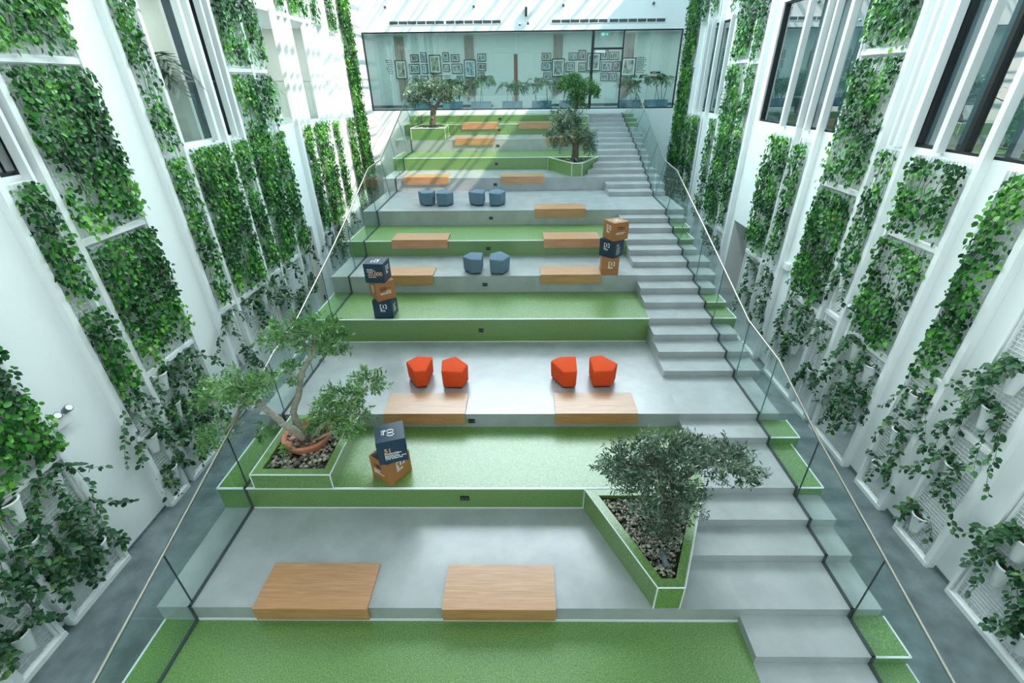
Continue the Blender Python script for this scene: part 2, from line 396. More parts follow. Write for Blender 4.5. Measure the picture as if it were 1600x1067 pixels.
def balustrade(label, rail, jag, prof, joints, right_side):
    t = thing('glass_balustrade', label, 'balustrade', (0, 0, 0))
    def zbase(y):
        z = 0
        for yy, z1 in prof:
            if y >= yy-1e-6: z = z1
        return z
    # channel following the steps
    ch = MB()
    for (ya, za), (yb, zb) in zip(prof[:-1], prof[1:]):
        xa, xb = jag(ya), jag(yb)
        ch.prism([(xa-.018,ya-.012),(xa+.018,ya-.012),(xb+.018,yb-.012),(xb-.018,yb-.012)], za-.005, za+.028)
        ch.box(xb-.018, xb+.018, yb-.016, yb+.004, za, zb+.028)
    ch.build('base_channel', M['dark'], t)
    for ya, yb in zip(joints[:-1], joints[1:]):
        a, b = ya+.008, yb-.008
        bot = [(a, zbase(a))]
        for yy, z1 in prof:
            if a < yy < b: bot += [(yy, zbase(yy-.01)), (yy, z1)]
        bot += [(b, zbase(b-.001))]
        mids = [p[0] for p in rail if a < p[0] < b]
        top = [(y, interp(rail, y)[1]) for y in ([a]+mids+[b])][::-1]
        poly = [(y, z+.02) for y, z in bot] + top
        nb = len(bot); vs = []
        for off in (-.007, .007):
            for i, (y, z) in enumerate(poly):
                x = jag(y) if i < nb else interp(rail, y)[0]
                vs.append((x+off, y, z))
        n = len(poly)
        fs = [tuple(range(n)), tuple(range(2*n-1, n-1, -1))] + [((i+1)%n, i, n+i, n+(i+1)%n) for i in range(n)]
        MB().add(vs, fs).build('glass_panel', M['glass'], t)
    for y in joints[1:-1]:
        zb = max(zbase(y), zbase(y-.02))+.03; xt, zt = interp(rail, y); xb = jag(y); w = .006
        vs = [(xb-.008,y-w,zb),(xb+.008,y-w,zb),(xb+.008,y+w,zb),(xb-.008,y+w,zb),(xt-.008,y-w,zt),(xt+.008,y-w,zt),(xt+.008,y+w,zt),(xt-.008,y+w,zt)]
        MB().add(vs, [(0,3,2,1),(4,5,6,7),(0,1,5,4),(1,2,6,5),(2,3,7,6),(3,0,4,7)]).build('joint_seal', M['seal'] if y < 6 else M['soft_seal'], t)
    MB().tube([(x, y, z+.012) for y, x, z in rail], .021, 8).build('handrail', M['steel'], t, smooth=True)
    return t
profL = [(1.7, zz(-2))] + [(TY[k], zz(k)) for k in keys] + [(24.6, zz(32))]
profR = [(SYs[k], zz(k)) for k in range(-3, 33)] + [(24.6, zz(32))]
balustrade('clear glass balustrade with steel handrail along the left end of the tiers', railL, jL, profL, [1.75,3.65,5.33,6.85,8.2,9.66,11.65,13.0,14.2,16.15,18.0,20.0,22.0,24.0], False)
balustrade('clear glass balustrade with steel handrail along the right side of the stairs', railR, jR, profR, [1.75,3.56,5.21,6.75,7.92,9.5,10.95,12.6,14.2,15.95,17.6,19.4,21.2,23.0,24.0], True)

# ------------------------------------------------------------------ oak benches
def bench(x0, x1, k, dy, label, group='oak benches set over the tier edges'):
    y = TY[k]; z = zz(k); w = x1-x0
    t = thing('oak_bench', label, 'bench', ((x0+x1)/2, y, z), group)
    MB().box(-w/2, w/2, -.055, dy, -.01, .05).build('seat_slab', M['wood'], t)
    MB().box(-w/2, w/2, -.055, -.012, -.20, -.0115).build('front_panel', M['wood'], t)
    return t
bench(-3.66,-2.12,0,.62,'oak bench on the nearest grey tier, left one of the two largest benches')
bench(-1.12,.40,0,.60,'oak bench on the nearest grey tier, right one of the two largest benches')
bench(-2.64,-1.12,5,.60,'oak bench in front of the left pair of red poufs')
bench(.56,2.09,5,.60,'oak bench in front of the right pair of red poufs')
bench(-3.88,-2.36,12,.58,'oak bench half hidden behind the left stack of printed boxes')
bench(.41,1.95,12,.58,'oak bench ending at the foot of the right stack of boxes')
bench(-3.75,-2.17,15,.62,'oak bench on the green tier, left of the two above the lower slate poufs')
bench(.54,2.12,15,.62,'oak bench on the green tier just left of the top box of the right stack')
bench(.32,1.87,18,.62,'single oak bench at the edge of the wide grey tier with four slate poufs')
bench(-4.34,-2.74,21,.62,'sunlit oak bench behind the left pair of slate poufs')
bench(-.84,.70,21,.62,'oak bench in shade behind and right of the four slate poufs')
bench(-2.90,-1.28,27,.62,'sunlit oak bench on the upper grey tier right of the olive planter box')
bench(.94,2.57,27,.62,'oak bench on the upper grey tier partly behind the right olive tree')
bench(-2.80,-1.17,30,.62,'sunlit oak bench on the second highest green tier, left one')
bench(-.24,1.40,30,.62,'oak bench in shade on the second highest green tier, right one')

# ------------------------------------------------------------------ floor sockets in the risers
SOCK = [(3,-.99,1.59,.145),(5,-1.01,1.94,.125),(9,-1.03,2.41,.115),(12,-1.03,2.92,.125),(15,-1.03,3.37,.125),(18,-1.04,3.82,.125),(21,-1.05,4.27,.125),(24,-1.08,4.72,.125),(27,-1.11,5.16,.125),(30,-1.13,5.61,.125),(32,-1.14,5.99,.125)]
where = ['nearest green tier','grey tier with the red poufs','green tier below the left box stack','grey tier with the two slate poufs','green tier below the four slate poufs','wide grey tier with four slate poufs','grey tier behind the four slate poufs','green tier with the right olive planter','upper grey tier under the sunlit bench','second highest green tier','topmost green riser']
for (k, x, z, w), wh in zip(SOCK, where):
    t = thing('power_socket', 'black double power socket in the riser of the '+wh, 'socket', (x, TY[k], z), 'sockets in the tier risers')
    fp = MB().box(-w/2, w/2, -.016, .001, -.043, .043).build('faceplate', M['socket'], t)
    for s in (-1, 1):
        MB().box(s*.031-.022, s*.031+.022, -.019, -.0155, -.022, .022).build('outlet_insert', M['dark'], fp)

# ------------------------------------------------------------------ poufs
def pouf(foot, z, h, m, label, group, taper=.95):
    cx = sum(p[0] for p in foot)/len(foot); cyy = sum(p[1] for p in foot)/len(foot)
    t = thing('pouf', label, 'pouf', (cx, cyy, z), group)
    loc = [(p[0]-cx, p[1]-cyy) for p in foot]
    a = sum(loc[i][0]*loc[(i+1)%len(loc)][1]-loc[(i+1)%len(loc)][0]*loc[i][1] for i in range(len(loc)))
    if a < 0: loc = loc[::-1]
    bm = bmesh.new(); n = len(loc)
    lo = [bm.verts.new((x*taper, y*taper, .03)) for x, y in loc]
    hi = [bm.verts.new((x, y, h-.03*(0.5+0.5*math.sin(i*2.1+cx)))) for i, (x, y) in enumerate(loc)]
    bm.faces.new(lo[::-1])
    mid = bm.verts.new((0, 0, h))
    for i in range(n): bm.faces.new((hi[i], hi[(i+1)%n], mid))
    for i in range(n): bm.faces.new((lo[i], lo[(i+1)%n], hi[(i+1)%n], hi[i]))
    edges = [e for e in bm.edges if mid not in e.verts]
    bmesh.ops.bevel(bm, geom=edges, offset=.035, segments=3, profile=.6, affect='EDGES')
    me = bpy.data.meshes.new('cushion'); bm.to_mesh(me); bm.free()
    me.polygons.foreach_set('use_smooth', [True]*len(me.polygons))
    link('cushion', me, m, t)
    MB().prism([(x*taper*.88, y*taper*.88) for x, y in loc], 0, .035).build('plinth', M['black'], t)
    return t
Z5 = zz(5)
gr = 'red poufs on the grey tier'
pouf([(-2.45,7.98),(-2.26,8.19),(-1.93,8.20),(-1.97,7.62),(-2.20,7.58)], Z5, .43, M['red'], 'orange red felt pouf, leftmost of the four red ones', gr)
pouf([(-1.72,8.05),(-1.45,8.19),(-1.15,7.87),(-1.25,7.57),(-1.66,7.59)], Z5, .43, M['red'], 'orange red felt pouf, second of the four from the left', gr)
pouf([(.52,8.01),(.73,8.19),(1.06,8.16),(1.03,7.58),(.76,7.57)], Z5, .43, M['red'], 'orange red felt pouf, third of the four from the left', gr)
pouf([(1.33,8.14),(1.60,8.26),(1.88,7.88),(1.74,7.60),(1.35,7.60)], Z5, .43, M['red'], 'orange red felt pouf, rightmost of the four red ones', gr)
ga = [(-1.63,11.52),(-1.43,11.79),(-1.10,11.79),(-1.11,11.22),(-1.40,11.20)]
gb = [(-.92,11.74),(-.64,11.88),(-.37,11.5),(-.55,11.15),(-.90,11.20)]
sh = lambda f, dx, dy: [(x+dx, y+dy) for x, y in f]
g2 = 'slate blue poufs'
pouf(ga, zz(12), .42, M['grey'], 'slate blue felt pouf, left one of the lower pair', g2)
pouf(gb, zz(12), .42, M['grey'], 'slate blue felt pouf, right one of the lower pair', g2)
pouf(sh(ga,-1.81,3.70), zz(18), .42, M['grey'], 'slate blue felt pouf, leftmost of the upper four', g2)
pouf(sh(gb,-1.90,3.66), zz(18), .42, M['grey'], 'slate blue felt pouf, second from left of the upper four', g2)
pouf(sh(ga,-.18,3.66), zz(18), .42, M['grey'], 'slate blue felt pouf, third from left of the upper four', g2)
pouf(sh(gb,-.22,3.64), zz(18), .42, M['grey'], 'slate blue felt pouf, rightmost of the upper four', g2)

# ------------------------------------------------------------------ printed boxes
def text_mesh(txt, size):
    cu = bpy.data.curves.new('lettering', 'FONT'); cu.body = txt; cu.size = size; cu.extrude = .001; cu.offset = size*.018
    o = bpy.data.objects.new('lettering', cu); COL.objects.link(o)
    dg = bpy.context.evaluated_depsgraph_get(); me = bpy.data.meshes.new_from_object(o.evaluated_get(dg))
    bpy.data.objects.remove(o); bpy.data.curves.remove(cu); me.name = 'lettering'
    return me
def face_frame(face, a):
    """matrix that puts (u right, v up, w out) on a face of a cube of edge a centred on the origin"""
    ax = {'front':((1,0,0),(0,0,1),(0,-1,0)), 'right':((0,1,0),(0,0,1),(1,0,0)), 'left':((0,-1,0),(0,0,1),(-1,0,0)), 'top':((-1,0,0),(0,-1,0),(0,0,1)), 'top_turned':((0,-1,0),(1,0,0),(0,0,1))}[face]
    m = Matrix.Identity(4)
    for i in range(3):
        m[i][0], m[i][1], m[i][2] = ax[0][i], ax[1][i], ax[2][i]; m[i][3] = ax[2][i]*(a/2+.0015)
    return m
def put_text(parent, face, a, txt, u, v, size, m, name='lettering'):
    parent = next((c for c in parent.children if c.name.startswith('carton')), parent)
    me = text_mesh(txt, size); me.materials.clear()
    o = link(name, me, m, parent); o.matrix_local = face_frame(face, a) @ Matrix.Translation((u*a, v*a, 0)); return o
def put_bars(parent, face, a, rects, m, name='small_print'):
    mb = MB()
    for u0, u1, v0, v1 in rects: mb.box(u0*a, u1*a, v0*a, v1*a, -.001, .001)
    parent = next((c for c in parent.children if c.name.startswith('carton')), parent)
    o = mb.build(name, m, parent); o.matrix_local = face_frame(face, a); return o
def word_bars(u, v, widths, h=.028, gap=.018):
    out = []
    for w in widths: out.append((u, u+w, v, v+h)); u += w+gap
    return out
def logo(parent, face, a, u, v, s=1., m=None):
    m = m or M['ink_white']; r = []
    W, Hh, th = .34*s, .23*s, .042*s
    r += [(u,u+th,v,v+Hh),(u,u+.095*s,v+Hh-th,v+Hh),(u,u+.095*s,v,v+th)]
    r += [(u+W-th,u+W,v,v+Hh),(u+W-.095*s,u+W,v+Hh-th,v+Hh),(u+W-.095*s,u+W,v,v+th)]
    cxx = u+W/2
    r += [(cxx-.024*s,cxx+.024*s,v+.02*s,v+Hh-.02*s)]
    put_bars(parent, face, a, r, m, 'emblem')
    b = word_bars(u, v-.065*s, [.09*s], .035*s) + word_bars(u, v-.12*s, [.12*s,.10*s], .04*s) + word_bars(u, v-.165*s, [.08*s,.06*s,.07*s], .018*s)
    put_bars(parent, face, a, b, m)
def carton(c, a, rot, m, label, group='printed display boxes', tilt=(0,0)):
    t = thing('display_box', label, 'box', c, group, (tilt[0], tilt[1], rot))
    bm = bmesh.new(); bmesh.ops.create_cube(bm, size=a)
    bmesh.ops.bevel(bm, geom=bm.edges[:], offset=.004, segments=2, affect='EDGES')
    me = bpy.data.meshes.new('carton'); bm.to_mesh(me); bm.free(); link('carton', me, m, t)
    return t
A = .445
z4 = zz(9)
b1 = carton((-3.29, 9.83, z4+A/2), A, R(-1), M['navy'], 'navy printed box at the bottom of the left stack of three')
logo(b1, 'front', A, -.13, .05, 1.05)
put_bars(b1, 'right', A, word_bars(-.25,.12,[.2,.16])+word_bars(-.25,-.16,[.22,.2])+word_bars(-.25,-.22,[.3]), M['ink_white'])
put_text(b1, 'right', A, '85', -.25, -.08, .13, M['ink_peach'])
b2 = carton((-3.30, 9.84, z4+A*1.5+.002), A, R(36), M['orange'], 'orange brown printed box in the middle of the left stack, reading 500')
put_text(b2, 'front', A, '500', -.30, .05, .105, M['ink_dark']); put_text(b2, 'front', A, 'mn+', .12, .12, .04, M['ink_dark'])
put_bars(b2, 'front', A, word_bars(-.30,-.03,[.22,.0]), M['ink_dark'])
put_bars(b2, 'front', A, word_bars(.03,-.03,[.10,.12])+word_bars(-.30,-.10,[.24,.14,.14])+word_bars(-.30,-.17,[.2,.18,.18]), M['ink_white'])
logo(b2, 'left', A, -.14, .04, 1.05)
b3 = carton((-3.33, 9.80, z4+A*2.5+.004), A, R(-4), M['navy'], 'navy printed box on top of the left stack, reading 20,000')
put_bars(b3, 'front', A, word_bars(-.34,.20,[.12,.18])+word_bars(-.34,.13,[.13,.28])+word_bars(-.34,.06,[.12,.16]), M['ink_white'])
put_text(b3, 'front', A, '20,000', -.335, -.11, .125, M['ink_peach'])
put_bars(b3, 'front', A, word_bars(-.30,-.20,[.18,.2]), M['ink_white'])
logo(b3, 'right', A, -.14, .04, 1.05); logo(b3, 'top', A, -.15, -.02, 1.1)
z5 = zz(12)
c1 = carton((2.19, 11.36, z5+A/2), A, R(-5), M['orange'], 'orange brown printed box at the bottom of the right stack of three')
logo(c1, 'front', A, -.10, .05, 1.05)
c2 = carton((2.22, 11.40, z5+A*1.5+.002), A, R(-42), M['navy'], 'navy printed box in the middle of the right stack')
logo(c2, 'front', A, -.20, .06, 1.05)
put_text(c2, 'right', A, '85', -.28, .12, .10, M['ink_peach'])
put_bars(c2, 'right', A, [r for i in range(6) for r in word_bars(-.28, .04-.075*i, [.16+.03*(i%2), .2-.04*(i%3)], .02)], M['ink_white'])
c3 = carton((2.28, 11.38, z5+A*2.5+.004), A, R(26), M['orange'], 'orange brown printed box on top of the right stack, reading 770+')
logo(c3, 'left', A, -.16, .05, 1.1)
put_text(c3, 'front', A, '770+', -.30, .08, .115, M['ink_dark'])
put_bars(c3, 'front', A, word_bars(-.32,-.08,[.2,.18,.16])+word_bars(-.32,-.15,[.26,.22]), M['ink_white'])
logo(c3, 'top', A, -.15, -.02, 1.1)
# open box with a tilted navy box dropped into it, on the green tier
z2 = zz(3)
ob = thing('open_box', 'open orange brown printed box on the green tier, under a navy box', 'box', (-2.23, 5.62, z2), 'printed display boxes', (0,0,R(-33)))
w = .225; th = .012
for nm, bx in (('side_panel',(-w,w,-w,-w+th)),('side_panel',(-w,w,w-th,w)),('side_panel',(-w,-w+th,-w+th,w-th)),('side_panel',(w-th,w,-w+th,w-th))):
    MB().box(bx[0],bx[1],bx[2],bx[3],0,.44).build(nm, M['orange'], ob)
MB().box(-w+th,w-th,-w+th,w-th,0,.01).build('base_panel', M['boxin'], ob)
for nm, bx in (('inner_lining',(-w+th,w-th,w-th-.004,w-th-.0005)),('inner_lining',(-w+th+.0005,-w+th+.004,-w+th,w-th-.005)),('inner_lining',(w-th-.004,w-th-.0005,-w+th,w-th-.005))):
    MB().box(bx[0],bx[1],bx[2],bx[3],.011,.439).build(nm, M['boxin'], ob)
hold = bpy.data.objects.new('print_mount', None); COL.objects.link(hold); hold.parent = ob; hold.location = (0,0,.22)
put_text(hold, 'front', .45, '180', -.34, .06, .125, M['ink_dark'])
put_bars(hold, 'front', .45, word_bars(-.34,-.06,[.16,.14])+word_bars(-.34,-.13,[.18,.1])+word_bars(-.34,-.20,[.2,.16,.12]), M['ink_white'])
logo(hold, 'right', .45, -.16, .10, 1.15)
nb = carton((-2.15, 5.60, z2+.441+.2255), .45, R(18), M['navy'], 'navy printed box reading 51, set askew on top of the open orange box')
put_text(nb, 'front', .45, '51', -.27, .0, .115, M['ink_peach'])
for i, (tx, sz) in enumerate((('Sustainable',.05),('',0),('Experience, and',.05),('Live the',.05))):
    if tx: put_text(nb, 'front', .45, tx, -.27, -.085-.075*i, sz, M['ink_white'])
put_bars(nb, 'front', .45, word_bars(.14,-.075,[.16],.03)+word_bars(-.27,-.155,[.32,.14],.028)+word_bars(.08,-.30,[.1,.12],.03), M['ink_white'])
logo(nb, 'top_turned', .45, -.14, -.1, 1.1)

# ------------------------------------------------------------------ planters
def planter(name_label, poly, z0, z1, wall, label):
    t = thing('planter_box', label, 'planter', (0,0,0))
    n = len(poly); c = Vector((sum(p[0] for p in poly)/n, sum(p[1] for p in poly)/n))
    # inner outline: every edge moved in by the wall thickness
    a = sum(poly[i][0]*poly[(i+1)%n][1]-poly[(i+1)%n][0]*poly[i][1] for i in range(n))
    if a < 0: poly = poly[::-1]
    lines = []
    for i in range(n):
        p, q = Vector(poly[i]), Vector(poly[(i+1)%n]); d = (q-p).normalized(); nn = Vector((-d.y, d.x)); lines.append((p+nn*wall, d))
    inner = []
    for i in range(n):
        (p, d), (q, e) = lines[i-1], lines[i]
        den = d.x*e.y-d.y*e.x; s = ((q.x-p.x)*e.y-(q.y-p.y)*e.x)/den; inner.append(p+d*s)
    mb = MB(); vs = [(p[0],p[1],z0) for p in poly]+[(p[0],p[1],z1) for p in poly]+[(p.x,p.y,z1) for p in inner]+[(p.x,p.y,z1-.12) for p in inner]
    fs = []
    for i in range(n):
        j = (i+1)%n
        fs += [(i,j,n+j,n+i),(n+i,n+j,2*n+j,2*n+i),(2*n+i,2*n+j,3*n+j,3*n+i)]
    fs += [tuple(range(n))[::-1], tuple(range(3*n,4*n))]
    pb = mb.add(vs, fs).build('planter_body', M['carpet'], t)
    tm = MB()
    for i in range(n):
        p, q = poly[i], poly[(i+1)%n]
        tm.tube([(p[0],p[1],z1),(q[0],q[1],z1)], .013, 4)
        tm.tube([(p[0],p[1],z0+.002),(p[0],p[1],z1)], .011, 4)
    tm.build('edge_trim', M['trim'], t)
    MB().add([(p.x,p.y,z1-.075) for p in inner], [tuple(range(n))]).build('soil', M['soil'], pb)
    return t, inner
def inside(poly, x, y):
    c = False; n = len(poly)
    for i in range(n):
        x0, y0 = poly[i]; x1, y1 = poly[(i+1)%n]
        if (y0 > y) != (y1 > y) and x < (x1-x0)*(y-y0)/(y1-y0)+x0: c = not c
    return c
def pebbles(inner, z, n, r0, label, seed, skip=None):
    rr = random.Random(seed); mb = MB(); xs = [p.x for p in inner]; ys = [p.y for p in inner]; q = [(p.x,p.y) for p in inner]; k = 0; pts = []
    cx = sum(xs)/len(xs); cy_ = sum(ys)/len(ys); q = [(cx+(x-cx)*.93, cy_+(y-cy_)*.93) for x, y in q]
    while k < n:
        x = rr.uniform(min(xs), max(xs)); y = rr.uniform(min(ys), max(ys))
        if not inside(q, x, y): continue
        if skip and skip(x, y): k += 1; continue
        r = r0*rr.uniform(.6, 1.25); a = rr.uniform(0, 3.14)
        s = MB().sphere((0,0,0), r*1.25, r*.9, r*.7, 8, 5)
        ca, sa = math.cos(a), math.sin(a); zz_ = z+rr.uniform(-.012, .022)
        mb.add([(x+v[0]*ca-v[1]*sa, y+v[0]*sa+v[1]*ca, zz_+v[2]) for v in s.v], s.f); k += 1
    o = mb.build('pebbles', M['pebble'], smooth=True); tag(o, label, 'pebbles', kind='stuff'); return o
pA, inA = planter('', [(-4.38,5.262),(-3.10,5.262),(-3.10,6.785),(-4.38,6.785)], z2, zz(5), .135, 'square green planter box at left, with a low terracotta pot and pale pebbles')
pebbles(inA, zz(5)-.055, 620, .027, 'round river pebbles filling the left green planter around the terracotta pot', 3)
pB, inB = planter('', [(.95,5.255),(1.70,3.605),(2.05,3.605),(2.84,5.255)], zz(0), z2, .13, 'triangular green planter box beside the lower stairs, with a spreading olive tree')
pebbles(inB, z2-.05, 1150, .020, 'dark and tan river pebbles filling the triangular planter by the stairs', 4)
pD, inD = planter('', [(.92,18.955),(1.70,17.40),(2.07,17.40),(2.86,18.955)], zz(21), zz(24), .13, 'triangular green planter box beside the upper stairs')
pebbles(inD, zz(24)-.05, 160, .03, 'pebbles filling the triangular planter beside the upper stairs', 5)
pC, inC = planter('', [(-4.72,20.905),(-3.30,20.905),(-3.42,22.755),(-4.72,22.755)], zz(27), zz(30), .14, 'green planter box at upper left below the glazed partition, olive tree in it')
pebbles(inC, zz(30)-.05, 160, .032, 'pale pebbles filling the upper left planter box', 6)
pE, inE = planter('', [(1.72,22.765),(2.86,22.765),(2.86,23.6),(1.72,23.6)], zz(30), zz(32), .11, 'small green planter box near the top of the stairs behind the olive tree')
pebbles(inE, zz(32)-.05, 60, .032, 'pebbles filling the small planter near the top of the stairs', 8)
# terracotta bowl sunk in planter A
tp = thing('terracotta_pot', 'low wide terracotta pot sunk among pebbles in the left planter', 'pot', (-3.78, 6.10, zz(5)-.10))
MB().lathe([(.30,0),(.385,.14),(.415,.20),(.415,.235),(.375,.235),(.365,.17),(.02,.165)], 28).build('pot_rim', M['terra'], tp, smooth=True)
mbp = MB(); rp = random.Random(9)
for i in range(60):
    a = rp.uniform(0,6.28); r_ = .33*math.sqrt(rp.random()); s = .03*rp.uniform(.7,1.2)
    mbp.sphere((r_*math.cos(a), r_*math.sin(a), .185), s*1.2, s, s*.7, 8, 5)
o = mbp.build('pot_pebbles', M['pebble'], tp, smooth=True); o['kind'] = 'stuff'
for (x, y, z, lab) in ((1.86, 3.98, z2-.03, 'small dark cylindrical spotlight lying in the pebbles of the triangular planter'), (1.88, 17.75, zz(24)-.03, 'small grey spotlight at the foot of the upper right olive tree')):
    t = thing('garden_spotlight', lab, 'spotlight', (x, y, z))
    MB().tube([(0,0,.0),(.015,.0,.06)], .012).build('stake', M['black'], t)
    MB().tube([(.03,-.09,.045),(.0,.09,.12)], .038, 12).build('lamp_head', M['grille'], t, smooth=True)

# ------------------------------------------------------------------ leaves and trees
LEAF6 = np.array([[0,0,0],[.22,.30,.10],[.62,.34,.08],[1,0,-.06],[.62,-.34,.08],[.22,-.30,.10]])
LEAF4 = np.array([[0,0,0],[.5,.5,.05],[1,0,0],[.5,-.5,.05]])
def leaves_mesh(name, P, T, Nn, L, Wd, six=True):
    """P points, T tip directions, Nn normals (arrays); L length, Wd width factors"""
    P, T, Nn = map(np.asarray, (P, T, Nn))
    T = T/np.linalg.norm(T, axis=1)[:,None]
    S = np.cross(T, Nn); S /= (np.linalg.norm(S, axis=1)[:,None]+1e-9); Nn = np.cross(S, T)
    tpl = LEAF6 if six else LEAF4; k = len(tpl)
    L = np.broadcast_to(L, (len(P),))[:,None,None]; Wd = np.broadcast_to(Wd, (len(P),))[:,None,None]
    V = P[:,None,:] + L*(tpl[None,:,0:1]*T[:,None,:] + Wd*tpl[None,:,1:2]*S[:,None,:] + tpl[None,:,2:3]*Nn[:,None,:])
    V = V.reshape(-1, 3); n = len(P); base = (np.arange(n)*k)[:,None]
    q = [[0,1,2,3],[0,3,4,5]] if six else [[0,1,2,3]]
    F = np.concatenate([base+np.array(f)[None,:] for f in q], 1).reshape(-1, 4)
    me = bpy.data.meshes.new(name)
    me.vertices.add(len(V)); me.vertices.foreach_set('co', V.ravel())
    me.loops.add(F.size); me.loops.foreach_set('vertex_index', F.ravel().astype(np.int32))
    me.polygons.add(len(F)); me.polygons.foreach_set('loop_start', np.arange(0, F.size, 4, dtype=np.int32)); me.polygons.foreach_set('loop_total', np.full(len(F), 4, np.int32))
    me.update(calc_edges=True)
    return me
def unit(v): v = np.asarray(v, float); return v/(np.linalg.norm(v)+1e-9)
def tree(label, base, limbs, clumps, leafm, barkm, leaf_len, seed, per_twig=22, dens=1., base_r=None, droop=.1, name='olive_tree', cat='tree'):
    """limbs: list of (points, r0, r1); clumps: (centre, rx, ry, rz, twigs)"""
    g = np.random.default_rng(seed)
    t = thing(name, label, cat, base); b0 = np.array(base)
    for i, (pts, ra, rb) in enumerate(limbs):
        pts = [np.array(p) - b0 for p in pts]
        # smooth the limb a little and wobble it
        fine = []
        for a, b in zip(pts[:-1], pts[1:]):
            for s in (0, .33, .66): fine.append(a+(b-a)*s+g.normal(0, .008, 3)*(1 if s else 0))
        fine.append(pts[-1]); n = len(fine)
        MB().tube(fine, [ra+(rb-ra)*(j/(n-1))**.8 for j in range(n)], 9).build('trunk' if i == 0 or ra > .045 else 'branch', barkm, t, smooth=True)
    P, T, Nn = [], [], []; tw = MB()
    for c, rx, ry, rz, k in clumps:
        c = np.array(c) - b0; rad = np.array([rx, ry, rz])
        for _ in range(int(k*dens)):
            d = unit(g.normal(0, 1, 3)); d[2] = d[2]*.8+.12; d = unit(d)
            s = c + d*rad*g.uniform(.05, .55); e = c + d*rad*g.uniform(.75, 1.12) + np.array([0,0,-droop*rz*g.random()])
            mid = (s+e)/2 + g.normal(0, .06, 3)*rad
            prev = None; path = []
            m_ = max(6, per_twig)
            for j in range(m_+1):
                u = j/m_; p = (1-u)**2*s+2*u*(1-u)*mid+u*u*e; path.append(p)
            for j in range(1, m_+1):
                p = path[j]; dr = unit(path[j]-path[j-1]); side = unit(np.cross(dr, g.normal(0, 1, 3)))
                tip = unit(dr*.55+side*.8+np.array([0,0,.12])+g.normal(0,.18,3)); nn = unit(np.cross(tip, side)+np.array([0,0,.8])+g.normal(0,.4,3))
                P.append(p+g.normal(0,.006,3)); T.append(tip); Nn.append(nn)
            if g.random() < .55: tw.tube([path[0], path[m_//2], path[-1]], [.006,.004,.002], 4, cap=False)
    n = len(P)
    me = leaves_mesh('leaves', P, T, Nn, leaf_len*g.uniform(.7, 1.25, n), g.uniform(.24, .36, n), six=False)
    link('leaves', me, leafm, t)
    o = tw.build('twigs', barkm, t); o['kind'] = 'stuff'
    return t
# A: three-stemmed pale olive in the terracotta pot
A0 = (-3.78, 6.10, zz(5)+.06)
tree('multi stemmed olive tree with pale twisting trunks rising from the terracotta pot', A0,
  [([(-3.82,6.08,2.16),(-3.91,6.1,2.42),(-3.90,6.1,2.69),(-3.75,6.1,2.98),(-3.63,6.1,3.31),(-3.54,6.1,3.52),(-3.40,6.1,3.71),(-3.27,6.1,3.86),(-3.20,6.12,4.12)], .066, .034),
   ([(-3.80,6.02,2.16),(-3.90,5.92,2.50),(-4.02,5.9,2.61),(-4.12,5.9,2.81),(-4.26,5.9,2.99),(-4.44,5.9,3.09),(-4.75,5.95,3.20)], .068, .04),
   ([(-4.40,5.9,3.07),(-4.62,5.88,2.92),(-4.80,5.86,2.68),(-5.0,5.85,2.45)], .038, .016),
   ([(-3.70,6.05,2.16),(-3.45,6.02,2.45),(-3.15,6.02,2.72),(-2.85,6.05,2.95),(-2.55,6.1,3.18)], .046, .016),
   ([(-3.65,6.0,2.16),(-3.30,5.95,2.36),(-2.98,5.95,2.42)], .03, .014),
   ([(-3.63,6.1,3.31),(-3.72,6.12,3.45),(-3.85,6.2,3.5)], .02, .01),
   ([(-3.3,6.1,3.84),(-3.5,6.15,4.1),(-3.75,6.2,4.2)], .026, .012)],
  [((-3.20,6.12,4.16),.42,.42,.36,70),((-2.92,6.1,4.02),.28,.3,.26,26),((-3.62,6.18,4.20),.38,.36,.24,46),((-3.95,6.2,4.02),.2,.25,.2,14),((-3.78,6.15,3.46),.24,.24,.2,22),
   ((-4.50,5.95,3.30),.46,.45,.36,88),((-4.92,5.95,3.16),.42,.4,.34,62),((-4.16,5.95,3.42),.24,.25,.22,20),((-5.10,5.86,2.44),.34,.3,.24,34),((-5.42,5.9,2.14),.22,.25,.18,14),
   ((-3.36,6.12,2.74),.34,.32,.24,40),((-2.98,6.02,3.05),.38,.36,.28,52),((-2.55,6.1,3.28),.34,.32,.24,40),((-2.86,6.0,2.70),.34,.34,.24,34),((-3.46,6.16,2.40),.26,.22,.18,26),((-2.92,5.98,2.38),.26,.26,.18,20),((-3.76,6.12,2.34),.18,.16,.16,14),((-3.98,5.74,2.22),.10,.12,.08,5),((-4.42,6.05,2.35),.16,.3,.2,8)],
  M['olive_b'], M['bark2'], .092, 11, per_twig=13)
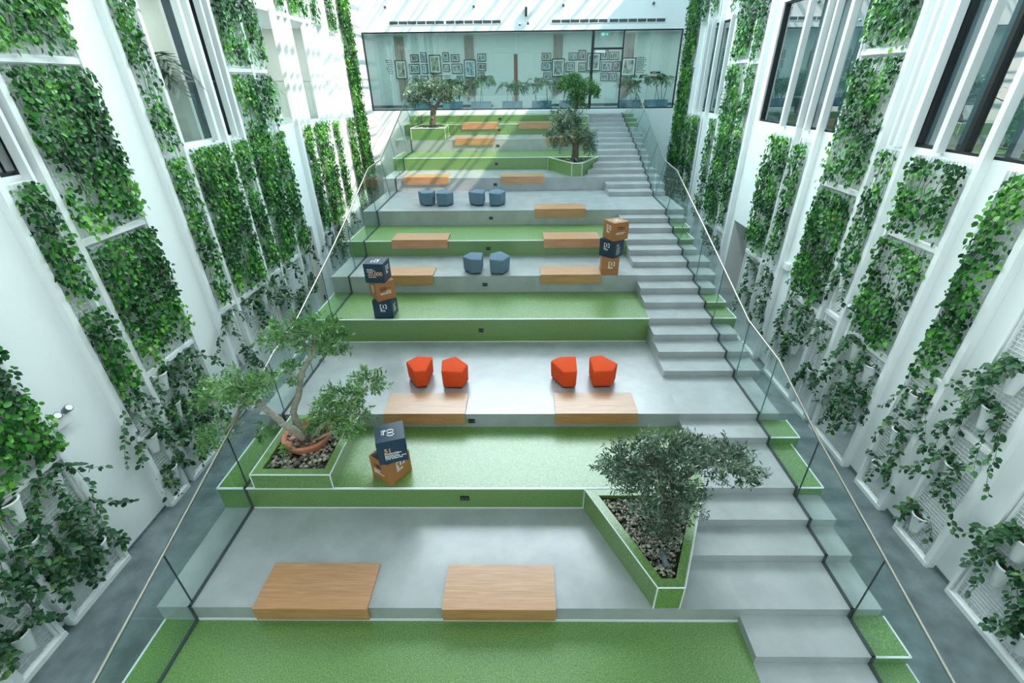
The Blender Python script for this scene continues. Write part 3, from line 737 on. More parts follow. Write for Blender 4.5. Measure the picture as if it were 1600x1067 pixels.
# B: dense grey-green olive in the triangular planter
tree('dense grey green olive tree spreading over the triangular planter and lower stairs', (2.02, 4.42, z2-.05),
  [([(2.02,4.42,1.76),(2.0,4.5,2.05),(1.95,4.6,2.4),(1.9,4.68,2.7)], .075, .05),
   ([(1.95,4.58,2.3),(2.2,4.66,2.65),(2.45,4.7,2.86),(2.85,4.72,2.88)], .045, .02),
   ([(1.95,4.6,2.4),(1.65,4.7,2.7),(1.4,4.72,2.9)], .036, .014)],
  [((1.88,4.66,2.56),.64,.60,.50,180),((1.52,4.7,2.92),.48,.42,.36,90),((1.92,4.72,3.12),.46,.42,.30,80),((2.66,4.72,2.95),.50,.38,.30,96),((3.02,4.72,2.76),.34,.30,.26,48),((2.3,4.72,3.12),.34,.3,.26,40),((1.98,4.5,2.02),.40,.36,.34,64),((2.25,4.55,2.3),.36,.34,.3,40),((1.2,4.72,2.78),.26,.26,.2,20)],
  M['olive'], M['bark'], .076, 12, per_twig=17)
tree('olive tree with a flat clipped crown in the upper left planter', (-4.0, 21.9, zz(30)-.05),
  [([(-4.0,21.9,5.78),(-3.94,21.95,6.2),(-3.86,22.0,6.58)], .15, .12),([(-3.86,22.0,6.5),(-4.2,22.0,6.8),(-4.55,22.0,7.0)], .08, .04),([(-3.86,22.0,6.5),(-3.6,22.0,6.8),(-3.2,22.0,7.1)], .09, .04)],
  [((-4.45,22.0,7.12),.62,.6,.42,80),((-3.75,22.0,7.25),.7,.7,.5,110),((-3.1,22.0,7.15),.55,.55,.36,60),((-2.6,22.0,7.2),.3,.4,.3,24),((-4.75,22,6.85),.3,.3,.24,20),((-3.2,22.0,6.8),.3,.3,.25,16)],
  M['olive'], M['bark'], .13, 13, per_twig=12)
tree('weeping grey olive tree in the triangular planter beside the upper stairs', (1.9, 18.3, zz(24)-.05),
  [([(1.9,18.3,4.9),(1.9,18.3,5.2),(1.88,18.3,5.55)], .15, .11),([(1.88,18.3,5.45),(1.55,18.3,5.75),(1.25,18.3,5.95)], .07, .03),([(1.88,18.3,5.45),(2.15,18.3,5.7),(2.4,18.3,5.75)], .07, .03)],
  [((1.75,18.3,6.0),.62,.6,.5,110),((1.2,18.3,6.05),.46,.46,.36,54),((2.3,18.3,5.72),.44,.44,.38,54),((1.65,18.3,6.45),.5,.5,.34,60),((1.1,18.3,6.45),.3,.3,.22,22),((2.4,18.3,5.35),.26,.3,.34,24),((1.3,18.3,5.55),.36,.34,.26,26),((.95,18.3,5.75),.2,.25,.2,10)],
  M['olive'], M['bark'], .10, 14, per_twig=14, droop=.5)
tree('bright green bushy tree at the top beside the stairs, in front of the glass door', (2.3, 23.2, zz(32)-.05),
  [([(2.3,23.2,6.08),(2.35,23.3,6.5),(2.4,23.4,6.95)], .10, .07)],
  [((2.3,23.3,7.30),.66,.6,.48,100),((1.85,23.3,7.45),.4,.4,.3,40),((2.9,23.3,7.25),.48,.45,.42,56),((2.45,23.3,6.75),.5,.45,.4,56),((3.2,23.3,7.0),.24,.3,.3,18),((2.1,23.3,7.7),.4,.4,.2,26)],
  M['ficus'], M['bark'], .14, 15, per_twig=11)

# ------------------------------------------------------------------ trellises, fins, ivy and wall pots on the side walls
class Side:
    def __init__(s, left):
        s.left = left; s.w = WL if left else WR; s.d = 1 if left else -1; s.name = 'left' if left else 'right'
    def X(s, off): return s.w + s.d*off      # distance out from the wall into the hall
    def box(s, mb, o0, o1, y0, y1, z0, z1):
        a, b = sorted((s.X(o0), s.X(o1))); return mb.box(a, b, y0, y1, z0, z1)
SL, SR = Side(True), Side(False)
D = .15                                          # how far posts stand out
def trellis(sd, label, y0, y1, posts, panels, rails):
    """posts: (y, width, z0, z1); panels: (ya, yb, za, zb) wire mesh; rails: z"""
    t = thing('trellis', label, 'trellis', (0,0,0), 'white wire trellises on the side walls')
    for y, w, za, zb in posts:
        sd.box(MB(), .002, D, y-w/2, y+w/2, za, zb).build('post', M['white'], t)
    for ya, yb, za, zb in panels:
        mb = MB(); o = .085
        ny = max(2, int((yb-ya)/.066)); nz = max(2, int((zb-za)/.066)); r = .0032
        for i in range(ny+1):
            y = ya+(yb-ya)*i/ny; sd.box(mb, o-r, o+r, y-r, y+r, za, zb)
        for i in range(nz+1):
            z = za+(zb-za)*i/nz; sd.box(mb, o+r*.5, o+r*2.5, ya, yb, z-r, z+r)
        mb.build('wire_mesh', M['wire'], t)
        fr = MB()
        for y in (ya-.02, yb+.02): sd.box(fr, .06, .11, y-.016, y+.016, za, zb)
        for z in (za, zb): sd.box(fr, .07, .10, ya-.02, yb+.02, z-.012, z+.012)
        fr.build('mesh_frame', M['white'], t)
    for z in rails:
        sd.box(MB(), .04, .125, y0, y1, z-.045, z+.045).build('cross_rail', M['white'], t)
    sd.box(MB(), .03, D+.01, y0-.04, y1+.04, .0, .085).build('bottom_rail', M['white'], t)
    return t
def fin(sd, y, w, z0, z1, label):
    t = thing('window_fin', label, 'fin', (0,0,0), 'white upright fins on the side walls')
    sd.box(MB(), .002, D, y-w/2, y+w/2, z0, z1).build('blade', M['white'], t)
    sd.box(MB(), D+.0005, D+.004, y-.012, y+.012, z0+.05, z1-.02).build('edge_strip', M['trim'], t)
FT = ZT-.02
trl = {True: [], False: []}
def TR(left, key, desc, y0, y1, posts, panels, rails):
    sd = SL if left else SR
    i = len(trl[left])
    lab = '%s %s-wall trellis from the front, %s' % (ORD[i], sd.name, desc)
    trl[left].append(key); NAME[key] = '%s %s-wall trellis from the front' % (ORD[i], sd.name)
    trellis(sd, lab, y0, y1, posts, panels, rails)
NAME = {}
B = .10
TR(True,'L1','cut by the lower left corner',3.3,3.92,[(3.24,.09,0,FT),(3.93,.05,0,6.3)],[(3.32,3.86,.1,6.3)],[2.5])
TR(True,'L2','with thick trailing pots near the floor',4.15,5.25,[(4.13,.09,0,FT),(5.27,.05,0,6.3)],[(4.22,5.2,.1,6.3)],[2.5])
TR(True,'G2n','a narrow one under the nearest window',6.5,6.95,[(6.49,.1,0,FT),(6.98,.05,0,FT)],[(6.58,6.92,.1,6.3)],[2.42])
TR(True,'G2w','wide and dense with ivy',7.2,8.68,[(7.19,.1,0,FT),(8.70,.05,0,FT)],[(7.28,8.64,.1,2.6),(7.28,8.64,2.7,5.2),(7.28,8.64,5.3,7.8),(7.28,8.64,7.9,FT-.1)],[2.65,5.25,7.85])
TR(True,'G3n','narrow, left of the palm balcony',9.66,10.46,[(9.65,.1,0,FT),(10.44,.09,0,FT)],[(9.74,10.2,.1,2.7),(9.74,10.2,2.85,FT-.1)],[2.78])
TR(True,'G3w','wide, below the palm balcony',10.52,11.92,[(11.94,.05,0,6.3)],[(10.56,11.88,.1,2.65),(10.56,11.88,2.78,6.3)],[2.72])
TR(True,'B','narrow, below the dark balcony part',12.08,12.85,[(12.08,.09,0,FT),(12.86,.1,0,FT)],[(12.17,12.72,.1,2.65),(12.17,12.72,2.78,6.3)],[2.72])
TR(True,'C','tall and wide, right of the palm balcony',12.95,14.1,[(14.12,.1,0,FT)],[(12.98,14.02,.1,2.65),(12.98,14.02,2.78,7.75),(12.98,14.02,7.9,FT-.1)],[2.72,7.82])
TR(True,'D','a narrow one beside the beige door',14.22,14.92,[(14.92,.03,3.3,6.3)],[(14.26,14.84,.1,2.65),(14.26,14.84,2.78,7.75),(14.26,14.84,7.9,FT-.1)],[2.72,7.82])
TR(True,'n1','a narrow one right of the beige door',16.1,17.05,[(16.15,.14,0,FT),(17.05,.1,0,FT)],[(16.28,16.92,.1,6.3),(16.28,16.92,9.35,FT-.1)],[2.75,9.30])
TR(True,'W','wide, below the far gallery opening',17.15,18.7,[(18.68,.1,0,FT)],[(17.2,18.45,.1,6.3),(17.2,18.45,9.35,FT-.1)],[2.75,9.30])
TR(True,'n2','narrow, below the far gallery opening',18.9,19.5,[(19.5,.04,0,6.3)],[(18.98,19.42,.1,6.3),(18.98,19.42,9.35,FT-.1)],[2.75])
TR(True,'n3','narrow, right of the far gallery opening',20.22,21.36,[(20.22,.1,0,FT),(21.38,.1,0,FT)],[(20.45,21.25,.1,6.3),(20.45,21.25,9.2,FT-.1)],[2.75])
TR(True,'long','last before the back wall, ivy clad',21.6,23.05,[(23.08,.05,0,FT)],[(21.66,23.0,.1,FT-.1)],[5.5,8.1])
TR(False,'I','low down at the lower right corner',3.35,4.66,[(3.32,.09,0,FT),(4.70,.05,0,6.3)],[(3.40,4.62,.1,6.3)],[2.5])
TR(False,'H','with bare vines trailing over its round tube',5.2,5.92,[(5.18,.10,0,FT),(5.95,.05,0,6.3)],[(5.28,5.88,.1,6.3)],[2.5])
TR(False,'G','narrow, with ivy above trailing pots',6.42,7.1,[(6.42,.11,0,FT),(7.12,.05,0,6.3)],[(6.52,7.06,.1,2.9),(6.52,7.06,3.0,6.3)],[2.95])
TR(False,'F','a wide one under the nearest office window',7.62,8.9,[(7.60,.10,0,FT),(8.90,.05,0,6.3)],[(7.70,8.85,.1,2.62),(7.70,8.85,2.75,4.85),(7.70,8.85,4.95,6.3)],[2.68,4.9])
TR(False,'E','narrow, between nearest and middle windows',9.2,9.8,[(9.22,.10,0,FT)],[(9.30,9.72,.1,2.7),(9.30,9.72,2.82,6.3)],[2.76])
TR(False,'Dd','wide, ivy clad between two windows',9.95,11.4,[(9.95,.12,0,FT),(11.42,.05,0,FT)],[(10.06,11.36,.1,2.5),(10.06,11.36,2.62,5.3),(10.06,11.36,5.4,7.9),(10.06,11.36,8.0,FT-.1)],[2.56,5.35,7.95])
TR(False,'C2','a narrow one under the middle office window',12.14,12.86,[(12.14,.11,0,FT)],[(12.30,12.80,.1,2.6),(12.30,12.80,2.72,6.2)],[2.66])
TR(False,'C1','wide, right beside the brown door',13.0,14.26,[(13.10,.06,0,FT)],[(13.18,14.22,.1,2.7),(13.18,14.22,2.82,6.2)],[2.76])
TR(False,'B2','narrow, beyond the brown door recess',16.02,16.8,[(16.02,.15,0,FT)],[(16.2,16.74,.1,2.7),(16.2,16.74,2.82,FT-.1)],[2.76,7.95])
TR(False,'B1','wide, beside the far blinds window',16.92,18.3,[(16.88,.07,0,FT)],[(16.98,18.25,.1,2.6),(16.98,18.25,2.72,FT-.1)],[2.66,8.0])
TR(False,'n3r','narrow, under the blinds window, near end',18.5,19.2,[(18.50,.1,0,FT)],[(18.66,19.2,.1,6.2),(18.66,19.2,9.45,FT-.1)],[2.7])
TR(False,'n2r','narrow, under the blinds window, middle',20.0,21.1,[(19.98,.1,0,FT)],[(20.42,21.08,.1,6.2),(20.42,21.08,9.45,FT-.1)],[2.7])
TR(False,'n1r','narrow, under the blinds window, far end',21.15,22.0,[(21.22,.1,0,FT),(22.02,.08,0,FT)],[(21.45,21.96,.1,6.2),(21.45,21.96,9.45,FT-.1)],[2.7])
TR(False,'A','last before the back wall, ivy clad',22.15,23.95,[(23.98,.05,0,FT)],[(22.2,23.9,.1,FT-.1)],[5.8,8.0])
fin(SL,11.75,.09,ZS-.02,FT,'white fin at the left edge of the dark part of the left balcony opening')
fin(SL,12.55,.06,ZS-.02,FT,'thin white fin in the dark part of the left balcony opening')
fin(SL,16.60,.09,ZS-.02,9.28,'white fin in the far left gallery opening, leftmost of the short ones')
fin(SL,18.22,.10,ZS-.02,9.28,'white fin in the middle of the far left gallery opening')
fin(SL,19.10,.08,ZS-.02,9.28,'white fin near the right end of the far left gallery opening')
for y, w, lab in ((8.52,.10,'white fin across the nearest right office window'),(9.48,.07,'white fin beside the black jamb of the nearest right office window'),(9.66,.06,'slim white fin left of the black jamb of the nearest right office window')):
    fin(SR,y,w,ZS-.02,FT,lab)
fin(SR,13.97,.10,ZS-.02,FT,'white fin across the middle right office window, its left one')
fin(SR,12.74,.08,ZS-.02,FT,'white fin across the middle right office window, between two closer posts')
fin(SR,18.95,.08,ZS-.02,9.4,'white fin across the far blinds window, near end')
fin(SR,20.75,.06,ZS-.02,9.4,'white fin across the far blinds window, far end')

# ---- ivy
def noise_field(g, y0, y1, z0, z1):
    k = [(g.uniform(.8,2.6)*g.choice((-1,1)), g.uniform(.8,2.4)*g.choice((-1,1)), g.uniform(0,6.3)) for _ in range(7)]
    return lambda y, z: sum(math.sin(a*y*2.2+b*z*2.2+c) for a, b, c in k)/7
def ivy(sd, key, seg, y0, y1, z0, z1, seed, dens=330, L=.098, sparse=.0):
    g = np.random.default_rng(seed)
    lab = 'green climbing ivy on the %s%s' % (NAME[key], seg)
    t = thing('climbing_ivy', lab, 'ivy', (sd.X(.09), (y0+y1)/2, z0), 'climbing ivy on the side walls')
    oy, oz = (y0+y1)/2, z0
    nf = noise_field(g, y0, y1, z0, z1)
    n = int(dens*(y1-y0)*(z1-z0)); P, T, Nn = [], [], []
    w = y1-y0
    bot = [g.uniform(0,.35) for _ in range(8)]
    for _ in range(n):
        y = g.uniform(y0-.035, y1+.035); z = z0 + (z1-z0)*g.random()
        v = nf(y, z)
        if v < -.30+sparse*.5 and g.random() < .75: continue
        b = bot[int((y-y0+.04)/(w+.08)*7.99)]
        if z < z0+b and g.random() < .8: continue
        out = .015+.15*g.random()**.9*(1+.9*max(0, v))
        a = g.normal(0, .75)
        tip = np.array([.35*g.normal(), math.sin(a), -math.cos(a)]); tip[0] = abs(tip[0])*.8
        nn = np.array([1.0, g.normal(0,.55), .45+g.normal(0,.5)])
        P.append((sd.d*out, y-oy, z-oz)); T.append((sd.d*tip[0], tip[1], tip[2])); Nn.append((sd.d*nn[0], nn[1], nn[2]))
    m = len(P)
    me = leaves_mesh('leaves', P, T, Nn, L*g.uniform(.65, 1.3, m), g.uniform(.85, 1.1, m))
    link('leaves', me, M['ivy'], t)
    st = MB()
    for i in range(max(3, int(w/.14))):
        y = g.uniform(y0+.03, y1-.03); pts = []
        for z in np.arange(z1, z0+.1, -.16):
            y += g.normal(0, .035); y = min(max(y, y0), y1); pts.append((sd.d*(.012+.012*g.random()), y-oy, z-oz))
        if len(pts) > 1: st.tube(pts, .0045, 4, cap=False)
    st.build('vine_stem', M['stem'], t)
UP, MID, LOW = ', upper stretch', ', middle stretch', ', lower stretch'
iv = [
 (SL,'L2','',4.2,5.3,2.62,6.2),
 (SL,'G2n',', upper stretch under the window',6.58,6.97,4.42,6.3),(SL,'G2n',', lower stretch',6.58,6.97,2.5,4.3),
 (SL,'G2w',', top stretch',7.3,8.66,7.95,11.0),(SL,'G2w',', long middle stretch',7.3,8.68,5.32,7.78),(SL,'G2w',', lower stretch above the pots',7.3,8.66,2.78,5.18),
 (SL,'G3n',', upper stretch beside the opening',9.76,10.2,6.35,11.0),(SL,'G3n',', lower stretch',9.76,10.2,2.95,6.22),
 (SL,'G3w','',10.58,11.86,2.85,6.3),(SL,'B','',12.2,12.7,2.9,6.3),
 (SL,'C',', top stretch',13.0,14.0,7.95,11.2),(SL,'C',', long lower stretch',13.0,14.02,2.85,7.72),
 (SL,'D',', top stretch',14.28,14.86,7.9,11.2),(SL,'D',', middle stretch',14.28,14.84,6.5,7.74),(SL,'D',', lower stretch',14.28,14.84,2.8,6.3),
 (SL,'n1','',16.32,16.88,2.85,6.34),(SL,'W','',17.24,18.38,2.8,6.36),(SL,'n2','',19.0,19.42,2.9,6.3),(SL,'n3','',20.6,21.22,2.6,6.3),
 (SL,'long','',21.72,22.96,2.4,11.3),
 (SL,'n1',', short tuft above the opening',16.36,16.86,9.36,11.3),(SL,'W',', short band above the opening',17.25,18.4,9.42,11.3),(SL,'n2',', short tuft above the opening',19.0,19.42,9.3,11.3),(SL,'n3',', short tuft above the opening',20.5,21.1,9.22,11.3),
 (SR,'A','',22.3,23.82,2.6,11.3),
 (SR,'n1r','',21.48,21.95,3.0,6.28),(SR,'n2r','',20.48,21.08,2.9,6.28),(SR,'n3r','',18.72,19.16,2.68,6.26),
 (SR,'n1r',', short tuft above the window',21.5,21.92,9.48,11.3),(SR,'n2r',', short tuft above the window',20.42,21.0,9.62,11.3),(SR,'n3r',', short tuft above the window',18.6,18.95,9.48,11.3),
 (SR,'B1',', top stretch',17.02,18.2,8.08,11.2),(SR,'B1',', long lower stretch',17.02,18.2,2.8,7.92),
 (SR,'B2',', top stretch',16.24,16.74,8.02,11.2),(SR,'B2',', long lower stretch',16.24,16.74,2.9,7.9),
 (SR,'C1','',13.16,14.3,2.95,6.15),(SR,'C2','',12.36,12.82,2.98,6.1),
 (SR,'Dd',', top stretch',10.05,11.36,7.98,11.0),(SR,'Dd',', middle stretch',10.05,11.36,5.42,7.86),(SR,'Dd',', lower stretch above the pots',10.05,11.34,2.62,5.28),
 (SR,'E','',9.32,9.72,3.85,6.28),
 (SR,'F',', upper stretch under the window',7.75,8.86,4.98,6.28),(SR,'F',', lower stretch',7.75,8.84,2.72,4.82),
 (SR,'G','',6.52,7.04,2.75,6.3),(SR,'H','',5.3,5.9,4.9,6.3)]
for i, (sd, key, seg, y0, y1, z0, z1) in enumerate(iv):
    near = y0 < 10
    ivy(sd, key, seg, y0, y1, z0, z1, 1000+i, dens=(620 if sd is SL else 500), L=.09 if near else .095, sparse=0 if sd is SL else .08)

# ---- pots with trailing plants
POTS_L = [('L2',4.39,2.32,1.1),('L2',4.99,2.20,1.2),('L2',4.3,1.62,1.1),('L2',4.95,1.45,1.3),('L2',4.98,.66,.5),('L2',4.35,.80,.55),('L2',4.65,1.05,.8),('L1',3.56,.58,.5),('L1',3.64,1.40,1.1),
 ('G2n',6.76,2.28,1.2),('G2n',6.70,1.50,1.0),('G2n',6.78,.60,.5),('G2w',7.5,2.40,1.2),('G2w',8.2,2.38,1.1),('G2w',7.5,1.68,1.1),('G2w',8.2,1.5,1.2),('G2w',7.5,.90,.8),('G2w',8.2,.75,.6),
 ('G3n',9.95,2.45,1.2),('G3n',9.95,1.45,.9),('G3w',10.8,2.38,.9),('G3w',11.55,2.40,.9),('G3w',11.2,1.5,.8),('B',12.3,2.50,.8),('B',12.6,1.9,.7),('C',13.1,2.50,.8),('C',13.6,1.54,.8),('C',13.25,1.0,.6),('D',14.5,2.49,.7),('D',14.45,1.7,.7),
 ('W',17.91,2.50,.6),('n2',19.2,2.55,.6),('W',17.5,2.2,.6),('n1',16.5,2.5,.6),('n1',16.6,1.75,.6),('W',17.8,1.7,.6)]
POTS_R = [('C2',12.5,2.50,.7),('E',9.50,3.60,.9),('E',9.54,2.25,.9),('E',9.50,1.15,.7),('Dd',10.3,2.35,1.0),('Dd',10.95,2.15,1.1),('Dd',10.4,1.45,.8),('Dd',11.0,1.3,.7),('F',8.45,2.48,.8),('F',8.45,1.88,.9),('F',7.95,2.26,.9),('F',8.40,1.36,1.0),('F',7.92,1.60,.8),('F',7.92,.90,.6),
 ('G',6.74,2.40,1.0),('G',6.74,1.58,1.2),('G',6.80,.66,.5),('H',5.52,3.70,1.0),('H',5.58,3.00,1.3),('H',5.61,1.80,1.3),('H',5.65,.56,.35),('I',4.28,1.66,.9),('I',4.27,1.10,.8),('I',3.60,.55,.4),('I',3.7,1.5,1.0),
 ('C1',13.6,2.4,.9),('C1',13.5,1.5,.9),('C2',12.5,1.6,.9),('B2',16.4,2.3,.7),('B1',17.5,2.4,.7)]
cnt = {}
groups = {}
for lst, sd in ((POTS_L, SL), (POTS_R, SR)):
    for key, y, z, ln in lst: groups.setdefault(key, []).append((z, y, ln, sd))
ip = 0
for key, items in groups.items():
    items.sort(key=lambda q: -q[0])
    for j, (z, y, ln, sd) in enumerate(items):
        ip += 1; g = np.random.default_rng(5000+ip)
        n_ = len(items)
        place = 'the only one' if n_ == 1 else ('the topmost' if j == 0 else ('the lowest' if j == n_-1 else ORD[j]+' from the top'))
        lab = 'trailing pothos in white pot, %s on %s' % (place, NAME[key])
        t = thing('wall_pot', lab, 'pot plant', (sd.X(.115), y, z), 'trailing pot plants on the side walls', (0,0,0 if sd.left else math.pi))
        # half-round pot, back flat to the mesh (local +x points into the hall)
        mb = MB(); mb.lathe([(.02,-.22),(.062,-.22),(.118,.15),(.132,.155),(.132,.17),(.110,.17),(.10,.13)], 14, 1.2, 1.15, (.0,0,0), -math.pi/2, math.pi/2)
        mb.box(-.012, .0, -.15, .15, -.02, .19); ps = mb.build('pot_shell', M['white'], t, smooth=False)
        MB().prism([(.118*math.cos(a), .112*math.sin(a)) for a in np.linspace(-1.55, 1.55, 12)], .125, .135).build('soil', M['soil'], ps)
        P, T, Nn = [], [], []; vs = MB()
        nv = int(g.integers(6, 9)) if key in ('L1','L2','G2n','G2w','I','H') else int(g.integers(4, 7))
        for q in range(nv):
            a = g.uniform(.55, 1.5)*g.choice((-1, 1)); p = np.array([.06*math.cos(a), .07*math.sin(a), .14]); v = np.array([.5*math.cos(a)*g.uniform(.4,1), .42*math.sin(a), g.uniform(.5,1.3)])*.42
            L_ = ln*g.uniform(.45, 1.15); pts = [p.copy()]; trav = 0; step = .035
            while trav < L_+.15:
                v += np.array([g.normal(0,.03), g.normal(0,.045), -.085]); 
                if v[2] < -.5: v[2] = -.5
                v[0] *= .93; dvec = unit(v)*step; p = p+dvec; p[0] = max(p[0], .012); pts.append(p.copy()); trav += step
                if p[2]+z < .04: break
            for q2 in range(2, len(pts)):
                if g.random() < .74:
                    dr = unit(pts[q2]-pts[q2-1]); sd_ = unit(np.cross(dr, g.normal(0,1,3))); tip = unit(sd_*.9+dr*.3+np.array([.25,0,-.45])); 
                    nn = np.array([.8, g.normal(0,.4), .7+g.normal(0,.3)])
                    P.append(pts[q2]+tip*.015); T.append(tip); Nn.append(nn)
            vs.tube(pts, .0035, 4, cap=False)
        for q in range(9):
            a = g.uniform(-1.5,1.5); P.append((.07*math.cos(a), .09*math.sin(a), .15+.10*g.random())); T.append((math.cos(a)*.8+.1, math.sin(a), .1+g.normal(0,.4))); Nn.append((.3, g.normal(0,.3), 1))
        n = len(P)
        link('foliage', leaves_mesh('foliage', P, T, Nn, .100*g.uniform(.65,1.3,n), g.uniform(.8,1.05,n)), M['pothos'], t)
        vs.build('vines', M['stem'], t)

# ---- small wall devices
def twin_lamp(sd, y, z, label, heads=True):
    t = thing('emergency_light', label, 'wall light', (sd.X(0), y, z))
    d = sd.d; a, b = sorted((-d*.001, d*.09))
    MB().box(a, b, -.14, .14, -.09, .09).build('housing', M['white'], t)
    if heads:
        for s in (-1, 1):
            h = MB().tube([(d*.06, s*.085, .10), (d*.16, s*.10, .17)], [.045,.06], 12).build('lamp_head', M['grille'], t, smooth=True)
            MB().tube([(d*.16, s*.10, .17), (d*.168, s*.1008, .1756)], [.05,.045], 12).build('lens', M['trim'], h)
twin_lamp(SL, 5.62, 2.92, 'white twin head emergency light on the left wall')
twin_lamp(SR, 8.98, 3.05, 'white twin head emergency light on the right wall')
twin_lamp(SR, 11.98, 3.06, 'plain white wall box on the right wall beside a tall white post', heads=False)

# ------------------------------------------------------------------ side windows, doors and rooms behind
def window(n, sd, y0, y1, z0, z1, mull, glassm):
    fr = MB(); o0, o1 = -.20, -.05; w = .045
    for a, b in ((y0, y0+w), (y1-w, y1)): sd.box(fr, o0, o1, a, b, z0, z1)
    for a, b in ((z0, z0+w), (z1-w, z1)): sd.box(fr, o0, o1, y0+w, y1-w, a, b)
    for m_, mw_ in mull: sd.box(fr, o0, o1, m_-mw_/2, m_+mw_/2, z0+w, z1-w)
    f = struct('window_%d' % n, fr, M['black'])
    ys = [y0+w] + [v for m_, mw_ in mull for v in (m_-mw_/2, m_+mw_/2)] + [y1-w]
    for a, b in zip(ys[0::2], ys[1::2]):
        sd.box(MB(), -.13, -.118, a, b, z0+w, z1-w).build('pane', glassm, f)
    return f
window(1, SR, 6.95, 9.25, ZS, ZH, [(8.22,.09)], M['wglass'])
window(2, SR, 11.5, 15.65, ZS, ZH, [(13.35,.06)], M['wglass'])
window(3, SR, 18.58, 21.78, ZS, ZH, [(20.4,.05)], M['wglass'])
window(4, SL, 5.35, 7.22, ZS, ZH, [], M['wglass'])
def room(names, x0, x1, y0, y1, z0, z1, m, mf, open_side):
    """shell open towards the hall; x0/x1 are inner faces"""
    t = .1
    far = (x1, x1+t) if open_side == 'lo' else (x0-t, x0)
    struct(names[0], MB().box(far[0], far[1], y0, y1, z0, z1), m)
    struct(names[1], MB().box(x0, x1, y0-t, y0, z0, z1).box(x0, x1, y1, y1+t, z0, z1), m)
    struct(names[2], MB().box(x0, x1, y0, y1, z0-t, z0), mf)
    struct(names[3], MB().box(x0, x1, y0, y1, z1, z1+t), M['wall'])
room(('wall_right_office','wall_office_ends','floor_office','ceiling_office'), WR+.26, WR+4.6, 4.5, 22.6, ZF2-.02, 9.5, M['office'], M['office_dark'], 'lo')
struct('wall_office_divider_near', MB().box(WR+.26, WR+4.6, 10.2, 10.3, ZF2, 9.5), M['office'])
struct('wall_office_divider_far', MB().box(WR+.26, WR+4.6, 16.6, 16.7, ZF2, 9.5), M['office'])
room(('wall_left_gallery','wall_gallery_ends','floor_gallery','ceiling_gallery'), WL-3.6, WL-.26, 4.6, 21.2, ZF2, 9.36, M['cream'], M['corr_floor'], 'hi')
struct('wall_gallery_divider', MB().box(WL-3.6, WL-.26, 11.72, 11.82, ZF2, 9.36), M['cream'])
struct('wall_gallery_pier', MB().box(WL-.9, WL-.3, 11.82, 14.2, ZF2, 9.36), M['office_dark'])
struct('wall_gallery_near', MB().box(WL-3.6, WL-.26, 8.6, 8.7, ZF2, 9.36), M['cream'])
# vertical blind behind the far window
bl = thing('vertical_blind', 'pale vertical blind hanging behind the far right office window', 'blind', (WR+.45, 18.7, ZF2))
mb = MB()
for i in range(34):
    y = i*.092; s = math.sin(i*1.9)*.02
    mb.box(-.012+s, .012+s, y, y+.082, .06, 3.0)
mb.build('slats', M['curtain'], bl); MB().box(-.03,.03,-.03,3.16,3.0,3.06).build('head_rail', M['white'], bl)
# doors
dr = struct('door_1', MB().box(WL-.16, WL-.11, 14.955, 15.685, .01, 3.22), M['beige'])
MB().box(WL-.25, WL-.02, 14.941, 14.953, 0, 3.249).box(WL-.25, WL-.02, 15.687, 15.699, 0, 3.249).build('door_frame', M['white'], dr)
for z in (.5, 2.4, 2.9): MB().box(WL-.108, WL-.08, 15.60, 15.68, z, z+.16).build('hinge', M['black'], dr)
MB().tube([(WL-.108,15.02,1.1),(WL-.06,15.02,1.1),(WL-.06,15.12,1.1)], .012).build('door_handle', M['steel'], dr)
nich = MB().box(WR+.251, WR+.75, 15.741, 15.80, 0, 3.38).box(WR+.251, WR+.75, 14.24, 14.299, 0, 3.38).box(WR+.251, WR+.75, 14.3, 15.74, 3.321, 3.38).box(WR+.75, WR+.80, 14.24, 15.80, 0, 3.38)
struct('wall_door_recess', nich, M['wall'])
dr = struct('door_2', MB().box(WR+.69, WR+.745, 14.42, 15.62, .01, 3.1), M['door_wood'])
MB().box(WR+.66, WR+.748, 14.32, 14.415, 0, 3.2).box(WR+.66, WR+.748, 15.625, 15.72, 0, 3.2).box(WR+.66, WR+.748, 14.415, 15.625, 3.105, 3.2).build('door_frame', M['white'], dr)
MB().box(WR+.685, WR+.6895, 14.46, 14.52, .95, 1.25).build('handle_plate', M['steel'], dr)
MB().tube([(WR+.69,14.49,1.12),(WR+.63,14.49,1.12),(WR+.63,14.62,1.12)], .012).build('door_handle', M['steel'], dr)
struct('floor_recess', MB().box(WR+.251, WR+.75, 14.3, 15.74, -.1, .0), M['floor'])
# dark framed glazed door at the back of the left gallery
gd = struct('door_3', MB().box(WL-3.59, WL-3.53, 16.7, 16.78, ZF2, 9.1).box(WL-3.59, WL-3.53, 18.6, 18.68, ZF2, 9.1).box(WL-3.59, WL-3.53, 16.78, 18.6, 9.0, 9.1).box(WL-3.59, WL-3.53, 16.78, 18.6, 8.2, 8.28).box(WL-3.59, WL-3.53, 17.66, 17.74, ZF2, 8.2), M['black'])
MB().box(WL-3.57, WL-3.555, 16.78, 17.66, ZF2, 8.2).build('door_leaf', M['door_wood'], gd)
MB().box(WL-3.57, WL-3.555, 17.74, 18.6, ZF2, 8.2).build('door_leaf', M['office_dark'], gd)
MB().box(WL-3.57, WL-3.555, 16.78, 18.6, 8.28, 9.0).build('transom_panel', M['office_dark'], gd)
MB().tube([(WL-3.53,17.55,7.1),(WL-3.46,17.55,7.1),(WL-3.46,17.55,7.5),(WL-3.53,17.55,7.5)], .015).build('door_handle', M['steel'], gd)
